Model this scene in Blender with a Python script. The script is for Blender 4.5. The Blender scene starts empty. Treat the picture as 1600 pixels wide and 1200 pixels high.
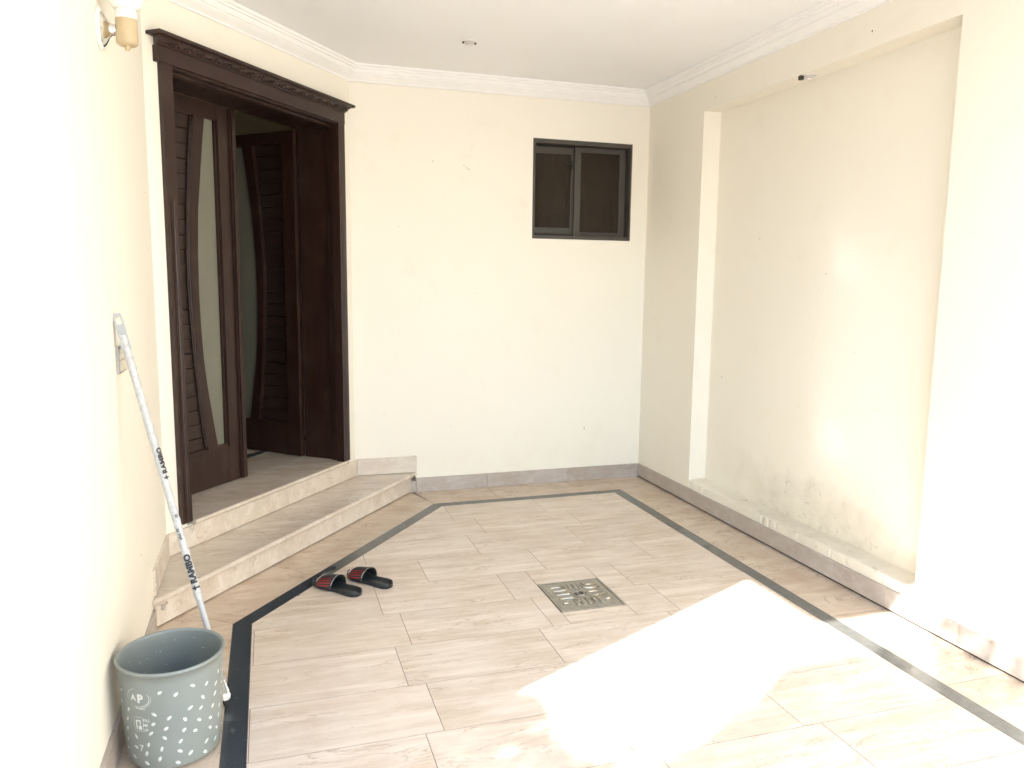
import bpy, bmesh, math, random
from mathutils import Vector, Matrix, noise

# ------------------------------------------------------------------ camera, world, sun, exposure
scene = bpy.context.scene
COL = scene.collection
RND = random.Random(7)

cam_data = bpy.data.cameras.new('camera')
cam_data.sensor_fit = 'HORIZONTAL'
cam_data.sensor_width = 36.0
cam_data.lens = 36.0 * 1211.434 / 1600.0
cam_data.clip_start = 0.05
cam_data.clip_end = 2000.0
cam = bpy.data.objects.new('camera', cam_data)
COL.objects.link(cam)
c_r = Vector((0.95397656, -0.29968209, 0.01092561))
c_u = Vector((0.02974039, 0.1308003, 0.99096256))
c_f = Vector((0.2984028, 0.94503012, -0.13369308))
rot = Matrix((c_r, c_u, -c_f)).transposed().to_4x4()
cam.matrix_world = Matrix.Translation((0, 0, 1.5)) @ rot
scene.camera = cam

SUN_H = Vector((0.902, 0.432, 0.0)).normalized()      # the way the light travels over the ground
SUN_TAN = 0.815
sun_el = math.atan(SUN_TAN)

world = bpy.data.worlds.new('World')
scene.world = world
world.use_nodes = True
wn = world.node_tree.nodes
bg = wn['Background']
sky = wn.new('ShaderNodeTexSky')
sky.sky_type = 'NISHITA'
sky.sun_disc = False
sky.sun_elevation = sun_el
sky.sun_rotation = math.atan2(-SUN_H.x, -SUN_H.y)
sky.air_density = 1.0
sky.dust_density = 1.0
world.node_tree.links.new(sky.outputs[0], bg.inputs[0])
bg.inputs[1].default_value = 0.15

sun_data = bpy.data.lights.new('sun', 'SUN')
sun_data.energy = 4.5
sun_data.angle = math.radians(0.53)
sun_data.color = (1.0, 0.985, 0.96)
sun = bpy.data.objects.new('sun', sun_data)
COL.objects.link(sun)
sun.location = (-8, -4, 9)
sun.rotation_euler = Vector((SUN_H.x, SUN_H.y, -SUN_TAN)).to_track_quat('-Z', 'Y').to_euler()

vs = scene.view_settings
vs.view_transform = 'Standard'
vs.look = 'None'
vs.gamma = 1.0
vs.use_curve_mapping = False
vs.exposure = 2.30

scene.render.engine = 'CYCLES'
cy = scene.cycles
cy.use_denoising = True
cy.max_bounces = 16
cy.diffuse_bounces = 8
cy.glossy_bounces = 6
cy.transmission_bounces = 8
cy.sample_clamp_indirect = 80.0
cy.blur_glossy = 0.0

# ------------------------------------------------------------------ frames of reference
XL, XR, YB = -0.497, 2.706, 5.299          # faces of left wall, right wall, back wall
ZC, ZCOR = 2.85, 2.754                     # ceiling, foot of the cornice
C0 = Vector((0.5437, 5.289, 0.0))          # corner of the door wall and the back wall
AX = Vector((-0.6138, -0.78946, 0.0)).normalized()   # along the door wall
AN = Vector((0.78946, -0.6138, 0.0)).normalized()    # out of the door wall
ZT = 0.285                                 # threshold height
YEND = 1.90                                # end of the left wall


def W(s, n, z):
    p = C0 + AX * s + AN * n
    return Vector((p.x, p.y, z))


def s_left(n):
    return (C0.x + AN.x * n - XL) / -AX.x


def s_back(n):
    return (C0.y + AN.y * n - YB) / -AX.y


# ------------------------------------------------------------------ materials
MATS = {}


class NT:
    def __init__(self, name):
        self.m = bpy.data.materials.new(name)
        self.m.use_nodes = True
        self.t = self.m.node_tree
        self.b = self.t.nodes['Principled BSDF']
        self.out = self.t.nodes['Material Output']
        MATS[name] = self.m

    def n(self, typ, **kw):
        nd = self.t.nodes.new(typ)
        for k, v in kw.items():
            if k.startswith('i_'):
                key = k[2:]
                key = int(key) if key.isdigit() else key.replace('_', ' ')
                nd.inputs[key].default_value = v
            else:
                setattr(nd, k, v)
        return nd

    def l(self, a, b):
        self.t.links.new(a, b)

    def set(self, **kw):
        for k, v in kw.items():
            self.b.inputs[k.replace('_', ' ')].default_value = v

    def pos(self, scale=(1, 1, 1), rand=0.0, rotz=0.0):
        g = self.n('ShaderNodeNewGeometry')
        src = g.outputs['Position']
        if rand:
            oi = self.n('ShaderNodeObjectInfo')
            mu = self.n('ShaderNodeVectorMath', operation='SCALE')
            cb = self.n('ShaderNodeCombineXYZ')
            for i in range(3):
                self.l(oi.outputs['Random'], cb.inputs[i])
            self.l(cb.outputs[0], mu.inputs[0])
            mu.inputs['Scale'].default_value = rand
            ad = self.n('ShaderNodeVectorMath', operation='ADD')
            self.l(src, ad.inputs[0])
            self.l(mu.outputs[0], ad.inputs[1])
            src = ad.outputs[0]
        mp = self.n('ShaderNodeMapping')
        mp.inputs['Scale'].default_value = scale
        mp.inputs['Rotation'].default_value = (0, 0, rotz)
        self.l(src, mp.inputs[0])
        return mp.outputs[0]

    def noise(self, vec, scale, detail=4.0, rough=0.55, dist=0.0):
        nd = self.n('ShaderNodeTexNoise')
        nd.inputs['Scale'].default_value = scale
        nd.inputs['Detail'].default_value = detail
        nd.inputs['Roughness'].default_value = rough
        nd.inputs['Distortion'].default_value = dist
        self.l(vec, nd.inputs['Vector'])
        return nd.outputs['Fac']

    def ramp(self, fac, stops, interp='LINEAR'):
        r = self.n('ShaderNodeValToRGB')
        r.color_ramp.interpolation = interp
        els = r.color_ramp.elements
        while len(els) < len(stops):
            els.new(0.5)
        for e, (p, c) in zip(els, stops):
            e.position = p
            e.color = (c[0], c[1], c[2], 1.0) if not isinstance(c, (int, float)) else (c, c, c, 1.0)
        self.l(fac, r.inputs[0])
        return r.outputs[0]

    def mix(self, fac, a, b, mode='MIX'):
        m = self.n('ShaderNodeMix', data_type='RGBA', blend_type=mode)
        for sock, v in ((0, fac), (6, a), (7, b)):
            if isinstance(v, (int, float)):
                m.inputs[sock].default_value = v
            elif isinstance(v, tuple):
                m.inputs[sock].default_value = (v[0], v[1], v[2], 1.0)
            else:
                self.l(v, m.inputs[sock])
        return m.outputs[2]

    def math(self, op, a, b=None, clamp=False):
        m = self.n('ShaderNodeMath', operation=op, use_clamp=clamp)
        for i, v in enumerate((a, b)):
            if v is None:
                continue
            if isinstance(v, (int, float)):
                m.inputs[i].default_value = v
            else:
                self.l(v, m.inputs[i])
        return m.outputs[0]

    def bump(self, h, strength=0.2, dist=0.002):
        b = self.n('ShaderNodeBump')
        b.inputs['Strength'].default_value = strength
        b.inputs['Distance'].default_value = dist
        self.l(h, b.inputs['Height'])
        self.l(b.outputs[0], self.b.inputs['Normal'])

    def color(self, sock):
        self.l(sock, self.b.inputs['Base Color'])

    def rough(self, sock):
        self.l(sock, self.b.inputs['Roughness'])


def simple(name, col, rough=0.5, metal=0.0, var=0.12, scale=30.0, bump=0.0, spec=None, coat=0.0):
    t = NT(name)
    p = t.pos()
    f = t.noise(p, scale, 5.0)
    t.color(t.ramp(f, [(0.25, tuple(c * (1 - var) for c in col)), (0.75, tuple(min(1, c * (1 + var)) for c in col))]))
    r = t.ramp(t.noise(p, scale * 0.4, 3.0), [(0.3, max(0.02, rough - 0.08)), (0.7, min(1, rough + 0.08))])
    t.rough(r)
    t.set(Metallic=metal)
    if spec is not None:
        t.b.inputs['Specular IOR Level'].default_value = spec
    if coat:
        t.b.inputs['Coat Weight'].default_value = coat
        t.b.inputs['Coat Roughness'].default_value = 0.12
    if bump:
        t.bump(f, bump, 0.002)
    return t


WALL = (0.825, 0.789, 0.698)


def mk_wall(name, damp=False):
    t = NT(name)
    p = t.pos()
    big = t.noise(p, 0.9, 4.0)
    mid = t.noise(p, 5.0, 6.0, 0.6)
    col = t.ramp(big, [(0.3, (WALL[0] * 0.985, WALL[1] * 0.978, WALL[2] * 0.965)), (0.7, WALL)])
    smut = t.ramp(mid, [(0.60, 0.0), (0.80, 0.25)])
    col = t.mix(smut, col, (0.70, 0.63, 0.50))
    # dust, scuffs and small chips in the paint
    spk = t.noise(p, 38.0, 2.0, 0.5)
    far = t.noise(p, 1.7, 2.0, 0.5)
    chip = t.math('MULTIPLY', t.ramp(spk, [(0.765, 0.0), (0.785, 1.0)]), t.ramp(far, [(0.50, 0.0), (0.60, 0.7)]))
    col = t.mix(chip, col, (0.30, 0.26, 0.20))
    sz = t.n('ShaderNodeSeparateXYZ')
    t.l(p, sz.inputs[0])
    low = t.ramp(t.math('ADD', sz.outputs[2], t.math('MULTIPLY', mid, 0.5)), [(0.30, 0.28), (0.85, 0.0)])
    col = t.mix(t.math('MULTIPLY', low, t.ramp(mid, [(0.40, 0.2), (0.65, 1.0)])), col, (0.66, 0.58, 0.44))
    h = t.noise(p, 110.0, 2.0, 0.6)
    wav = t.noise(p, 7.0, 3.0, 0.5)
    hh = t.math('ADD', t.math('MULTIPLY', h, 0.45), t.math('MULTIPLY', wav, 1.2))
    if damp:
        sep = t.n('ShaderNodeSeparateXYZ')
        t.l(p, sep.inputs[0])
        # height band of rising damp with a torn upper limit
        edge = t.math('ADD', sep.outputs[2], t.math('MULTIPLY', t.math('SUBTRACT', t.noise(p, 3.2, 6.0, 0.62), 0.5), 0.55))
        band = t.ramp(edge, [(0.22, 1.0), (0.36, 0.55), (0.46, 0.0)])
        yy = t.ramp(sep.outputs[1], [(0.0, 0.0), (0.44, 0.0)])
        ym = t.math('MULTIPLY', t.math('SUBTRACT', 4.35, sep.outputs[1]), 1.6, True)
        ym2 = t.math('MULTIPLY', t.math('SUBTRACT', sep.outputs[1], 2.62), 2.2, True)
        damp_m = t.math('MULTIPLY', band, t.math('MULTIPLY', ym, ym2))
        blot = t.ramp(t.noise(p, 9.0, 6.0, 0.65), [(0.42, 0.15), (0.62, 1.0)])
        damp_b = t.math('MULTIPLY', damp_m, blot)
        col = t.mix(t.math('MULTIPLY', damp_m, 0.42), col, (0.61, 0.565, 0.455))
        col = t.mix(t.math('MULTIPLY', damp_b, 0.34), col, (0.46, 0.42, 0.34))
        fl = t.ramp(t.noise(p, 17.0, 5.0, 0.7, 0.6), [(0.60, 0.0), (0.65, 1.0)])
        flm = t.math('MULTIPLY', fl, t.ramp(damp_m, [(0.15, 0.0), (0.5, 0.85)]))
        col = t.mix(t.math('MULTIPLY', flm, 0.48), col, (0.36, 0.31, 0.23))
        hh = t.math('ADD', hh, t.math('MULTIPLY', flm, -6.0))
        hh = t.math('ADD', hh, t.math('MULTIPLY', damp_b, 2.0))
    t.color(col)
    t.set(Roughness=0.58)
    t.b.inputs['Specular IOR Level'].default_value = 0.35
    t.bump(hh, 0.22, 0.0025)


mk_wall('wall_paint')
mk_wall('wall_paint_damp', True)
simple('ceiling_paint', (0.84, 0.845, 0.85), 0.65, var=0.015, scale=3.0)
simple('plaster_white', (0.84, 0.835, 0.82), 0.55, var=0.02, scale=14.0)


def mk_marble(name, base, vein, dark, streak=(3.2, 30.0, 12.0), rotz=0.0, rough=0.22, tint=0.06, veins=0.6, damp=(), spec=0.5):
    t = NT(name)
    p = t.pos(streak, 37.0, rotz)
    q = t.pos((1, 1, 1), 11.0)
    cloud = t.noise(q, 3.4, 6.0, 0.65)
    band = t.noise(p, 1.0, 8.0, 0.68, 0.35)
    col = t.mix(t.ramp(cloud, [(0.40, 0.0), (0.64, 0.7)]), base, vein)
    lite = (base[0] * 1.10, base[1] * 1.12, base[2] * 1.15)
    col = t.mix(t.ramp(band, [(0.50, 0.0), (0.63, 0.85)]), col, lite)
    col = t.mix(t.ramp(band, [(0.34, 0.5), (0.47, 0.0)]), col, tuple(c * 0.88 for c in vein))
    # short brown flecks and broken hair veins along the bedding
    pv = t.pos((streak[0] * 1.1, streak[1] * 0.55, streak[2] * 0.8), 23.0, rotz + 0.10)
    vn = t.noise(pv, 1.0, 6.0, 0.62, 0.9)
    line = t.ramp(vn, [(0.484, 0.0), (0.497, 1.0), (0.503, 1.0), (0.516, 0.0)])
    where = t.ramp(t.noise(pv, 0.9, 3.0), [(0.46, 0.0), (0.58, veins)])
    col = t.mix(t.math('MULTIPLY', line, where), col, dark)
    # one slab a little lighter or pinker than the next
    oi = t.n('ShaderNodeObjectInfo')
    tone = t.ramp(oi.outputs['Random'], [(0.0, (1 - tint, 1 - tint * 1.15, 1 - tint * 1.3)), (0.5, (1.0, 0.985, 0.975)), (1.0, (1.0, 1.0, 1.0))])
    col = t.mix(1.0, col, tone, 'MULTIPLY')
    # trodden dirt, grit and spots
    g = t.pos()
    dn = t.noise(g, 2.6, 4.0, 0.6)
    col = t.mix(t.ramp(dn, [(0.45, 0.0), (0.80, 0.30)]), col, (0.42, 0.33, 0.25))
    grit = t.noise(g, 85.0, 2.0, 0.6)
    col = t.mix(t.ramp(grit, [(0.66, 0.0), (0.74, 0.45)]), col, tuple(c * 0.55 for c in base))
    col = t.mix(t.ramp(grit, [(0.24, 0.5), (0.30, 0.0)]), col, (0.80, 0.77, 0.72))
    t.color(col)
    r = t.ramp(dn, [(0.30, rough - 0.03), (0.70, rough + 0.04)])
    sp = None
    for (x, y, rad) in damp:             # places still damp from the mop
        dx = t.n('ShaderNodeVectorMath', operation='DISTANCE')
        t.l(g, dx.inputs[0])
        dx.inputs[1].default_value = (x, y, 0)
        d = t.math('ADD', dx.outputs['Value'], t.math('MULTIPLY', t.math('SUBTRACT', t.noise(g, 9.0, 2.0), 0.5), 0.22))
        m_ = t.ramp(d, [(rad * 0.75, 1.0), (rad, 0.0)])
        r = t.mix(m_, r, (0.095, 0.095, 0.095))
        sp = m_ if sp is None else t.math('MAXIMUM', sp, m_)
    t.rough(r)
    t.b.inputs['Specular IOR Level'].default_value = spec
    if sp is not None:
        t.l(t.math('ADD', t.math('MULTIPLY', sp, 0.65 - spec), spec), t.b.inputs['Specular IOR Level'])
    t.bump(t.noise(g, 9.0, 3.0), 0.04, 0.002)


mk_marble('floor_marble', (0.70, 0.618, 0.525), (0.615, 0.50, 0.388), (0.37, 0.265, 0.18), streak=(2.4, 20.0, 12.0), rough=0.228, spec=0.25, veins=0.5, damp=((1.00, 2.45, 0.15), (1.12, 2.27, 0.07), (2.06, 2.98, 0.14), (2.16, 2.80, 0.06)))
mk_marble('edge_marble', (0.61, 0.508, 0.40), (0.53, 0.40, 0.29), (0.30, 0.20, 0.14), streak=(4.0, 12.0, 10.0), rotz=0.3, rough=0.225)
mk_marble('step_marble', (0.65, 0.585, 0.50), (0.58, 0.49, 0.395), (0.38, 0.28, 0.20), streak=(4.0, 14.0, 9.0), rotz=-0.35, rough=0.22, veins=0.45)
mk_marble('skirting_marble', (0.43, 0.385, 0.345), (0.37, 0.31, 0.27), (0.26, 0.20, 0.17), streak=(7.0, 7.0, 14.0), rough=0.35, veins=0.35)
mk_marble('hall_marble', (0.60, 0.52, 0.43), (0.54, 0.44, 0.34), (0.33, 0.24, 0.17), streak=(3.0, 9.0, 10.0), rough=0.20)
simple('grout', (0.155, 0.115, 0.082), 0.8, var=0.3, scale=40.0)
simple('concrete', (0.38, 0.375, 0.365), 0.85, var=0.15, scale=6.0, bump=0.2)


def mk_granite():
    t = NT('black_granite')
    g = t.pos()
    sep = t.n('ShaderNodeSeparateXYZ')
    t.l(g, sep.inputs[0])
    grain = t.noise(g, 240.0, 2.0)
    base = t.ramp(grain, [(0.35, (0.030, 0.038, 0.046)), (0.75, (0.064, 0.074, 0.084))])  # dark stone, with the blue of reflected sky put into its colour
    dusty = t.ramp(t.noise(g, 30.0, 4.0), [(0.3, (0.095, 0.096, 0.090)), (0.7, (0.130, 0.129, 0.119))])
    # dried dust lies on the stone except where mop water still stands
    wn_ = t.noise(g, 3.4, 3.0, 0.5, 0.6)
    nearm = t.math('MULTIPLY', t.math('SUBTRACT', 4.30, sep.outputs[1]), 1.6, True)
    leftm = t.math('MULTIPLY', t.math('SUBTRACT', 1.0, sep.outputs[0]), 1.1, True)
    wet = t.ramp(t.math('ADD', wn_, t.math('MULTIPLY', t.math('MULTIPLY', leftm, nearm), 0.38)), [(0.64, 0.0), (0.67, 1.0)])
    col = t.mix(wet, dusty, base)
    mark = t.ramp(t.noise(g, 26.0, 5.0, 0.7, 1.5), [(0.64, 0.0), (0.72, 0.35)])
    col = t.mix(t.math('MULTIPLY', mark, nearm), col, (0.30, 0.30, 0.28))
    t.color(col)
    t.rough(t.mix(wet, (0.26, 0.26, 0.26), (0.14, 0.14, 0.14)))


mk_granite()


def mk_wood():
    t = NT('dark_wood')
    p = t.pos((9.0, 9.0, 0.8), 13.0)
    f = t.noise(p, 4.0, 7.0, 0.65, 0.8)
    col = t.ramp(f, [(0.28, (0.0150, 0.0052, 0.0034)), (0.55, (0.0255, 0.0090, 0.0056)), (0.78, (0.039, 0.0150, 0.0094))])
    dust = t.ramp(t.noise(t.pos(), 7.0, 5.0, 0.6), [(0.5, 0.0), (0.8, 0.22)])
    col = t.mix(dust, col, (0.085, 0.066, 0.055))
    t.color(col)
    t.rough(t.ramp(t.noise(p, 2.0, 3.0), [(0.3, 0.33), (0.7, 0.46)]))
    t.bump(f, 0.05, 0.001)


mk_wood()
simple('board_wood', (0.021, 0.0095, 0.0062), 0.48, var=0.25, scale=18.0)
simple('hinge_steel', (0.32, 0.31, 0.30), 0.35, metal=1.0)
simple('frosted_glass', (0.165, 0.16, 0.12), 0.40, var=0.06, scale=5.0)
simple('bronze_aluminium', (0.064, 0.056, 0.046), 0.42, var=0.08, scale=12.0, spec=0.4)
simple('rubber_seal', (0.012, 0.011, 0.010), 0.6)
simple('curtain_cloth', (0.10, 0.06, 0.04), 0.9, var=0.25, scale=14.0)
simple('room_dark', (0.10, 0.08, 0.06), 0.8)
simple('hall_paint', (0.52, 0.45, 0.31), 0.7, var=0.03)


def mk_window_glass():
    t = NT('tinted_glass')
    nt = t.t
    tr = nt.nodes.new('ShaderNodeBsdfTransparent')
    tr.inputs[0].default_value = (0.62, 0.54, 0.47, 1)
    gl = nt.nodes.new('ShaderNodeBsdfGlossy')
    gl.inputs['Roughness'].default_value = 0.12
    gl.inputs[0].default_value = (0.8, 0.75, 0.7, 1)
    df = nt.nodes.new('ShaderNodeBsdfDiffuse')
    df.inputs[0].default_value = (0.055, 0.042, 0.032, 1)
    m1 = nt.nodes.new('ShaderNodeMixShader')
    m1.inputs[0].default_value = 0.22
    fr = nt.nodes.new('ShaderNodeFresnel')
    fr.inputs[0].default_value = 1.42
    m2 = nt.nodes.new('ShaderNodeMixShader')
    t.l(tr.outputs[0], m1.inputs[1])
    t.l(df.outputs[0], m1.inputs[2])
    t.l(fr.outputs[0], m2.inputs[0])
    t.l(m1.outputs[0], m2.inputs[1])
    t.l(gl.outputs[0], m2.inputs[2])
    t.l(m2.outputs[0], t.out.inputs[0])


mk_window_glass()
simple('bucket_plastic', (0.215, 0.238, 0.222), 0.34, var=0.04, scale=9.0)
simple('white_print', (0.60, 0.62, 0.60), 0.5, var=0.03)
simple('pole_wrap', (0.45, 0.455, 0.45), 0.34, var=0.22, scale=70.0, bump=0.5)
simple('pole_steel', (0.42, 0.43, 0.44), 0.3, var=0.05)
simple('grip_plastic', (0.33, 0.34, 0.335), 0.45, var=0.05)
simple('black_print', (0.035, 0.035, 0.04), 0.6, var=0.2)
simple('white_plastic', (0.74, 0.73, 0.69), 0.35, var=0.03)
simple('slipper_foam', (0.017, 0.021, 0.023), 0.52, var=0.25, scale=50.0, bump=0.15)
simple('slipper_red', (0.40, 0.018, 0.022), 0.45, var=0.12)
simple('slipper_white', (0.75, 0.73, 0.70), 0.45)
simple('drain_steel', (0.37, 0.345, 0.295), 0.38, metal=0.6, var=0.15, scale=35.0, bump=0.1)
simple('drain_glint', (0.58, 0.55, 0.49), 0.30, metal=1.0, var=0.08, scale=35.0)  # lighter steel for the ribs, their bright highlights put into the colour
simple('drain_dark', (0.13, 0.115, 0.095), 0.6, metal=0.3, var=0.3)
simple('lamp_cream', (0.46, 0.36, 0.22), 0.42, var=0.06)
simple('lamp_chrome', (0.80, 0.78, 0.74), 0.14, metal=1.0, var=0.05)
simple('switch_cream', (0.70, 0.64, 0.52), 0.4, var=0.03)
simple('switch_frame', (0.36, 0.34, 0.31), 0.4, var=0.03)
simple('fixture_white', (0.74, 0.72, 0.68), 0.35, var=0.03)
simple('fixture_dark', (0.035, 0.028, 0.022), 0.5, var=0.1)
simple('bark', (0.12, 0.085, 0.06), 0.9, var=0.35, scale=20.0, bump=0.4)


def mk_leaf():
    t = NT('leaf')
    p = t.pos((1, 1, 1))
    t.color(t.ramp(t.noise(p, 6.0, 3.0), [(0.3, (0.035, 0.075, 0.018)), (0.7, (0.075, 0.13, 0.035))]))
    t.set(Roughness=0.5)


mk_leaf()


# ------------------------------------------------------------------ mesh helpers
def obj(name, bm, mat, parent=None, smooth=False, local=False):
    bmesh.ops.recalc_face_normals(bm, faces=bm.faces)
    me = bpy.data.meshes.new(name)
    bm.to_mesh(me)
    bm.free()
    return obj_me(name, me, mat, parent, smooth, local)


def obj_me(name, me, mat, parent=None, smooth=False, local=False):
    if mat and not me.materials:
        me.materials.append(MATS[mat])
    if smooth:
        for f in me.polygons:
            f.use_smooth = True
    o = bpy.data.objects.new(name, me)
    COL.objects.link(o)
    if parent is not None:
        o.parent = parent
        if not local:
            o.matrix_parent_inverse = wmat(parent).inverted()
    return o


def wmat(o):
    m = Matrix.LocRotScale(o.location, o.rotation_euler, o.scale)
    if o.parent is not None:
        return wmat(o.parent) @ o.matrix_parent_inverse @ m
    return m


def thing(name, label, cat, loc=(0, 0, 0), rotz=0.0, group=None):
    o = bpy.data.objects.new(name, None)
    o.empty_display_size = 0.1
    COL.objects.link(o)
    o.location = loc
    o.rotation_euler = (0, 0, rotz)
    return tag(o, label, cat, group)


def tag(o, label, cat, group=None):
    o['label'] = label
    o['category'] = cat
    if group:
        o['group'] = group
    return o


def struct(o):
    o['kind'] = 'structure'
    return o


def prism(bm, pts, z0, z1):
    """plan polygon pts [(x,y)] from z0 to z1"""
    lo = [bm.verts.new((p[0], p[1], z0)) for p in pts]
    hi = [bm.verts.new((p[0], p[1], z1)) for p in pts]
    n = len(pts)
    bm.faces.new(lo[::-1])
    bm.faces.new(hi)
    for i in range(n):
        j = (i + 1) % n
        bm.faces.new((lo[i], lo[j], hi[j], hi[i]))


def box(bm, x0, x1, y0, y1, z0, z1, bevel=0.0):
    if not bevel:
        prism(bm, [(x0, y0), (x1, y0), (x1, y1), (x0, y1)], z0, z1)
        return
    t = bmesh.new()
    prism(t, [(x0, y0), (x1, y0), (x1, y1), (x0, y1)], z0, z1)
    bmesh.ops.bevel(t, geom=list(t.edges), offset=bevel, segments=2, affect='EDGES', profile=0.7)
    merge(bm, t)


def merge(bm, t, mat=None):
    me = bpy.data.meshes.new('tmp')
    if mat is not None:
        t.transform(mat)
    t.to_mesh(me)
    t.free()
    bm.from_mesh(me)
    bpy.data.meshes.remove(me)


def prof_s(bm, prof, sa, sb, cap=True):
    """profile [(n,z)] run along the door wall from sa to sb (numbers or functions of n)"""
    fa = sa if callable(sa) else (lambda n, v=sa: v)
    fb = sb if callable(sb) else (lambda n, v=sb: v)
    A = [bm.verts.new(W(fa(n), n, z)) for n, z in prof]
    B = [bm.verts.new(W(fb(n), n, z)) for n, z in prof]
    k = len(prof)
    for i in range(k):
        j = (i + 1) % k
        bm.faces.new((A[i], A[j], B[j], B[i]))
    if cap:
        bm.faces.new(A[::-1])
        bm.faces.new(B)


def box_s(bm, s0, s1, n0, n1, z0, z1, bevel=0.0):
    t = bmesh.new()
    prof_s(t, [(n0, z0), (n1, z0), (n1, z1), (n0, z1)], s0, s1)
    bmesh.ops.recalc_face_normals(t, faces=t.faces)
    if bevel:
        bmesh.ops.bevel(t, geom=list(t.edges), offset=bevel, segments=2, affect='EDGES', profile=0.7)
    merge(bm, t)


def lathe(bm, prof, seg=32, origin=(0, 0, 0), axis='Z', close=False):
    """prof [(r,h)]"""
    o = Vector(origin)
    rings = []
    for r, h in prof:
        ring = []
        for i in range(seg):
            a = 2 * math.pi * i / seg
            if axis == 'Z':
                v = Vector((r * math.cos(a), r * math.sin(a), h))
            else:
                v = Vector((h, r * math.cos(a), r * math.sin(a)))
            ring.append(bm.verts.new(o + v))
        rings.append(ring)
    for a, b in zip(rings, rings[1:]):
        for i in range(seg):
            j = (i + 1) % seg
            bm.faces.new((a[i], a[j], b[j], b[i]))
    if close:
        bm.faces.new(rings[0][::-1])
        bm.faces.new(rings[-1])


def tube(bm, pts, rad, seg=10, cap=True):
    pts = [Vector(p) for p in pts]
    rings = []
    up = Vector((0.13, 0.21, 0.97))
    for i, p in enumerate(pts):
        d = (pts[min(i + 1, len(pts) - 1)] - pts[max(i - 1, 0)]).normalized()
        a = d.cross(up)
        if a.length < 0.05:
            a = d.cross(Vector((1, 0, 0)))
        a.normalize()
        b = d.cross(a)
        r = rad[i] if isinstance(rad, (list, tuple)) else rad
        rings.append([bm.verts.new(p + a * (r * math.cos(2 * math.pi * k / seg)) + b * (r * math.sin(2 * math.pi * k / seg))) for k in range(seg)])
    for a, b in zip(rings, rings[1:]):
        for k in range(seg):
            j = (k + 1) % seg
            bm.faces.new((a[k], a[j], b[j], b[k]))
    if cap:
        bm.faces.new(rings[0][::-1])
        bm.faces.new(rings[-1])


def clip(poly, a, b, c):
    """keep the part of a plan polygon where a*x+b*y<=c"""
    out = []
    n = len(poly)
    for i in range(n):
        p, q = poly[i], poly[(i + 1) % n]
        dp, dq = a * p[0] + b * p[1] - c, a * q[0] + b * q[1] - c
        if dp <= 0:
            out.append(p)
        if (dp < 0 < dq) or (dq < 0 < dp):
            t = dp / (dp - dq)
            out.append((p[0] + (q[0] - p[0]) * t, p[1] + (q[1] - p[1]) * t))
    return out


def area(poly):
    return 0.5 * sum(poly[i][0] * poly[(i + 1) % len(poly)][1] - poly[(i + 1) % len(poly)][0] * poly[i][1] for i in range(len(poly)))


def inset(poly, d):
    if area(poly) < 0:
        poly = poly[::-1]
    n = len(poly)
    res = poly
    for i in range(n):
        p, q = poly[i], poly[(i + 1) % n]
        ex, ey = q[0] - p[0], q[1] - p[1]
        L = math.hypot(ex, ey)
        if L < 1e-6:
            continue
        a, b = ey / L, -ex / L                 # outward normal of a ccw polygon
        res = clip(res, a, b, a * p[0] + b * p[1] - d)
        if len(res) < 3:
            return []
    cl = []
    for p in res:
        if not cl or math.hypot(p[0] - cl[-1][0], p[1] - cl[-1][1]) > 1e-5:
            cl.append(p)
    return cl


def slab(name, poly, z0, z1, mat, parent, gap=0.0012, cham=0.0005):
    p0 = inset(poly, gap)
    if len(p0) < 3 or abs(area(p0)) < 0.0004:
        return None
    bm = bmesh.new()
    p1 = inset(p0, cham)
    if len(p1) == len(p0):
        n = len(p0)
        lo = [bm.verts.new((p[0], p[1], z0)) for p in p0]
        mi = [bm.verts.new((p[0], p[1], z1 - cham * 0.7)) for p in p0]
        # match chamfer corners by nearest
        hi = []
        for p in p0:
            q = min(p1, key=lambda r: (r[0] - p[0]) ** 2 + (r[1] - p[1]) ** 2)
            hi.append(bm.verts.new((q[0], q[1], z1)))
        bm.faces.new(hi)
        for i in range(n):
            j = (i + 1) % n
            bm.faces.new((lo[i], lo[j], mi[j], mi[i]))
            bm.faces.new((mi[i], mi[j], hi[j], hi[i]))
    else:
        prism(bm, p0, z0, z1)
    return obj(name, bm, mat, parent)


def text_mesh(s, size, bold=0.0):
    cu = bpy.data.curves.new('lettering', 'FONT')
    cu.body = s
    cu.size = size
    cu.align_x = 'CENTER'
    cu.align_y = 'CENTER'
    cu.offset = bold
    cu.resolution_u = 2
    o = bpy.data.objects.new('lettering', cu)
    COL.objects.link(o)
    dg = bpy.context.evaluated_depsgraph_get()
    me = bpy.data.meshes.new_from_object(o.evaluated_get(dg))
    bpy.data.objects.remove(o)
    bm = bmesh.new()
    bm.from_mesh(me)
    bpy.data.meshes.remove(me)
    bmesh.ops.subdivide_edges(bm, edges=[e for e in bm.edges if e.calc_length() > size * 0.25], cuts=2)
    bmesh.ops.triangulate(bm, faces=bm.faces)
    bm.verts.ensure_lookup_table()
    return bm


# ------------------------------------------------------------------ ground and floor
bm = bmesh.new()
box(bm, -400, 400, -400, 400, -0.30, -0.08)
struct(obj('ground', bm, 'concrete'))

floor = struct(obj_me('floor', bpy.data.meshes.new('floor'), None))
bm = bmesh.new()
YF = -2.2
box(bm, XL - 0.9, XR + 0.05, YF, 5.5, -0.079, -0.0008)
bm.to_mesh(floor.data)
bm.free()
floor.data.materials.append(MATS['grout'])

NO, NI = 0.574, 0.649                   # border along the steps, distances from the door wall
XBO, XBI = 2.404, 2.331
YBO, YBI = 4.982, 4.908
XAO, XAI = -0.183, -0.104
KC = C0.x * AN.x + C0.y * AN.y


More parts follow.
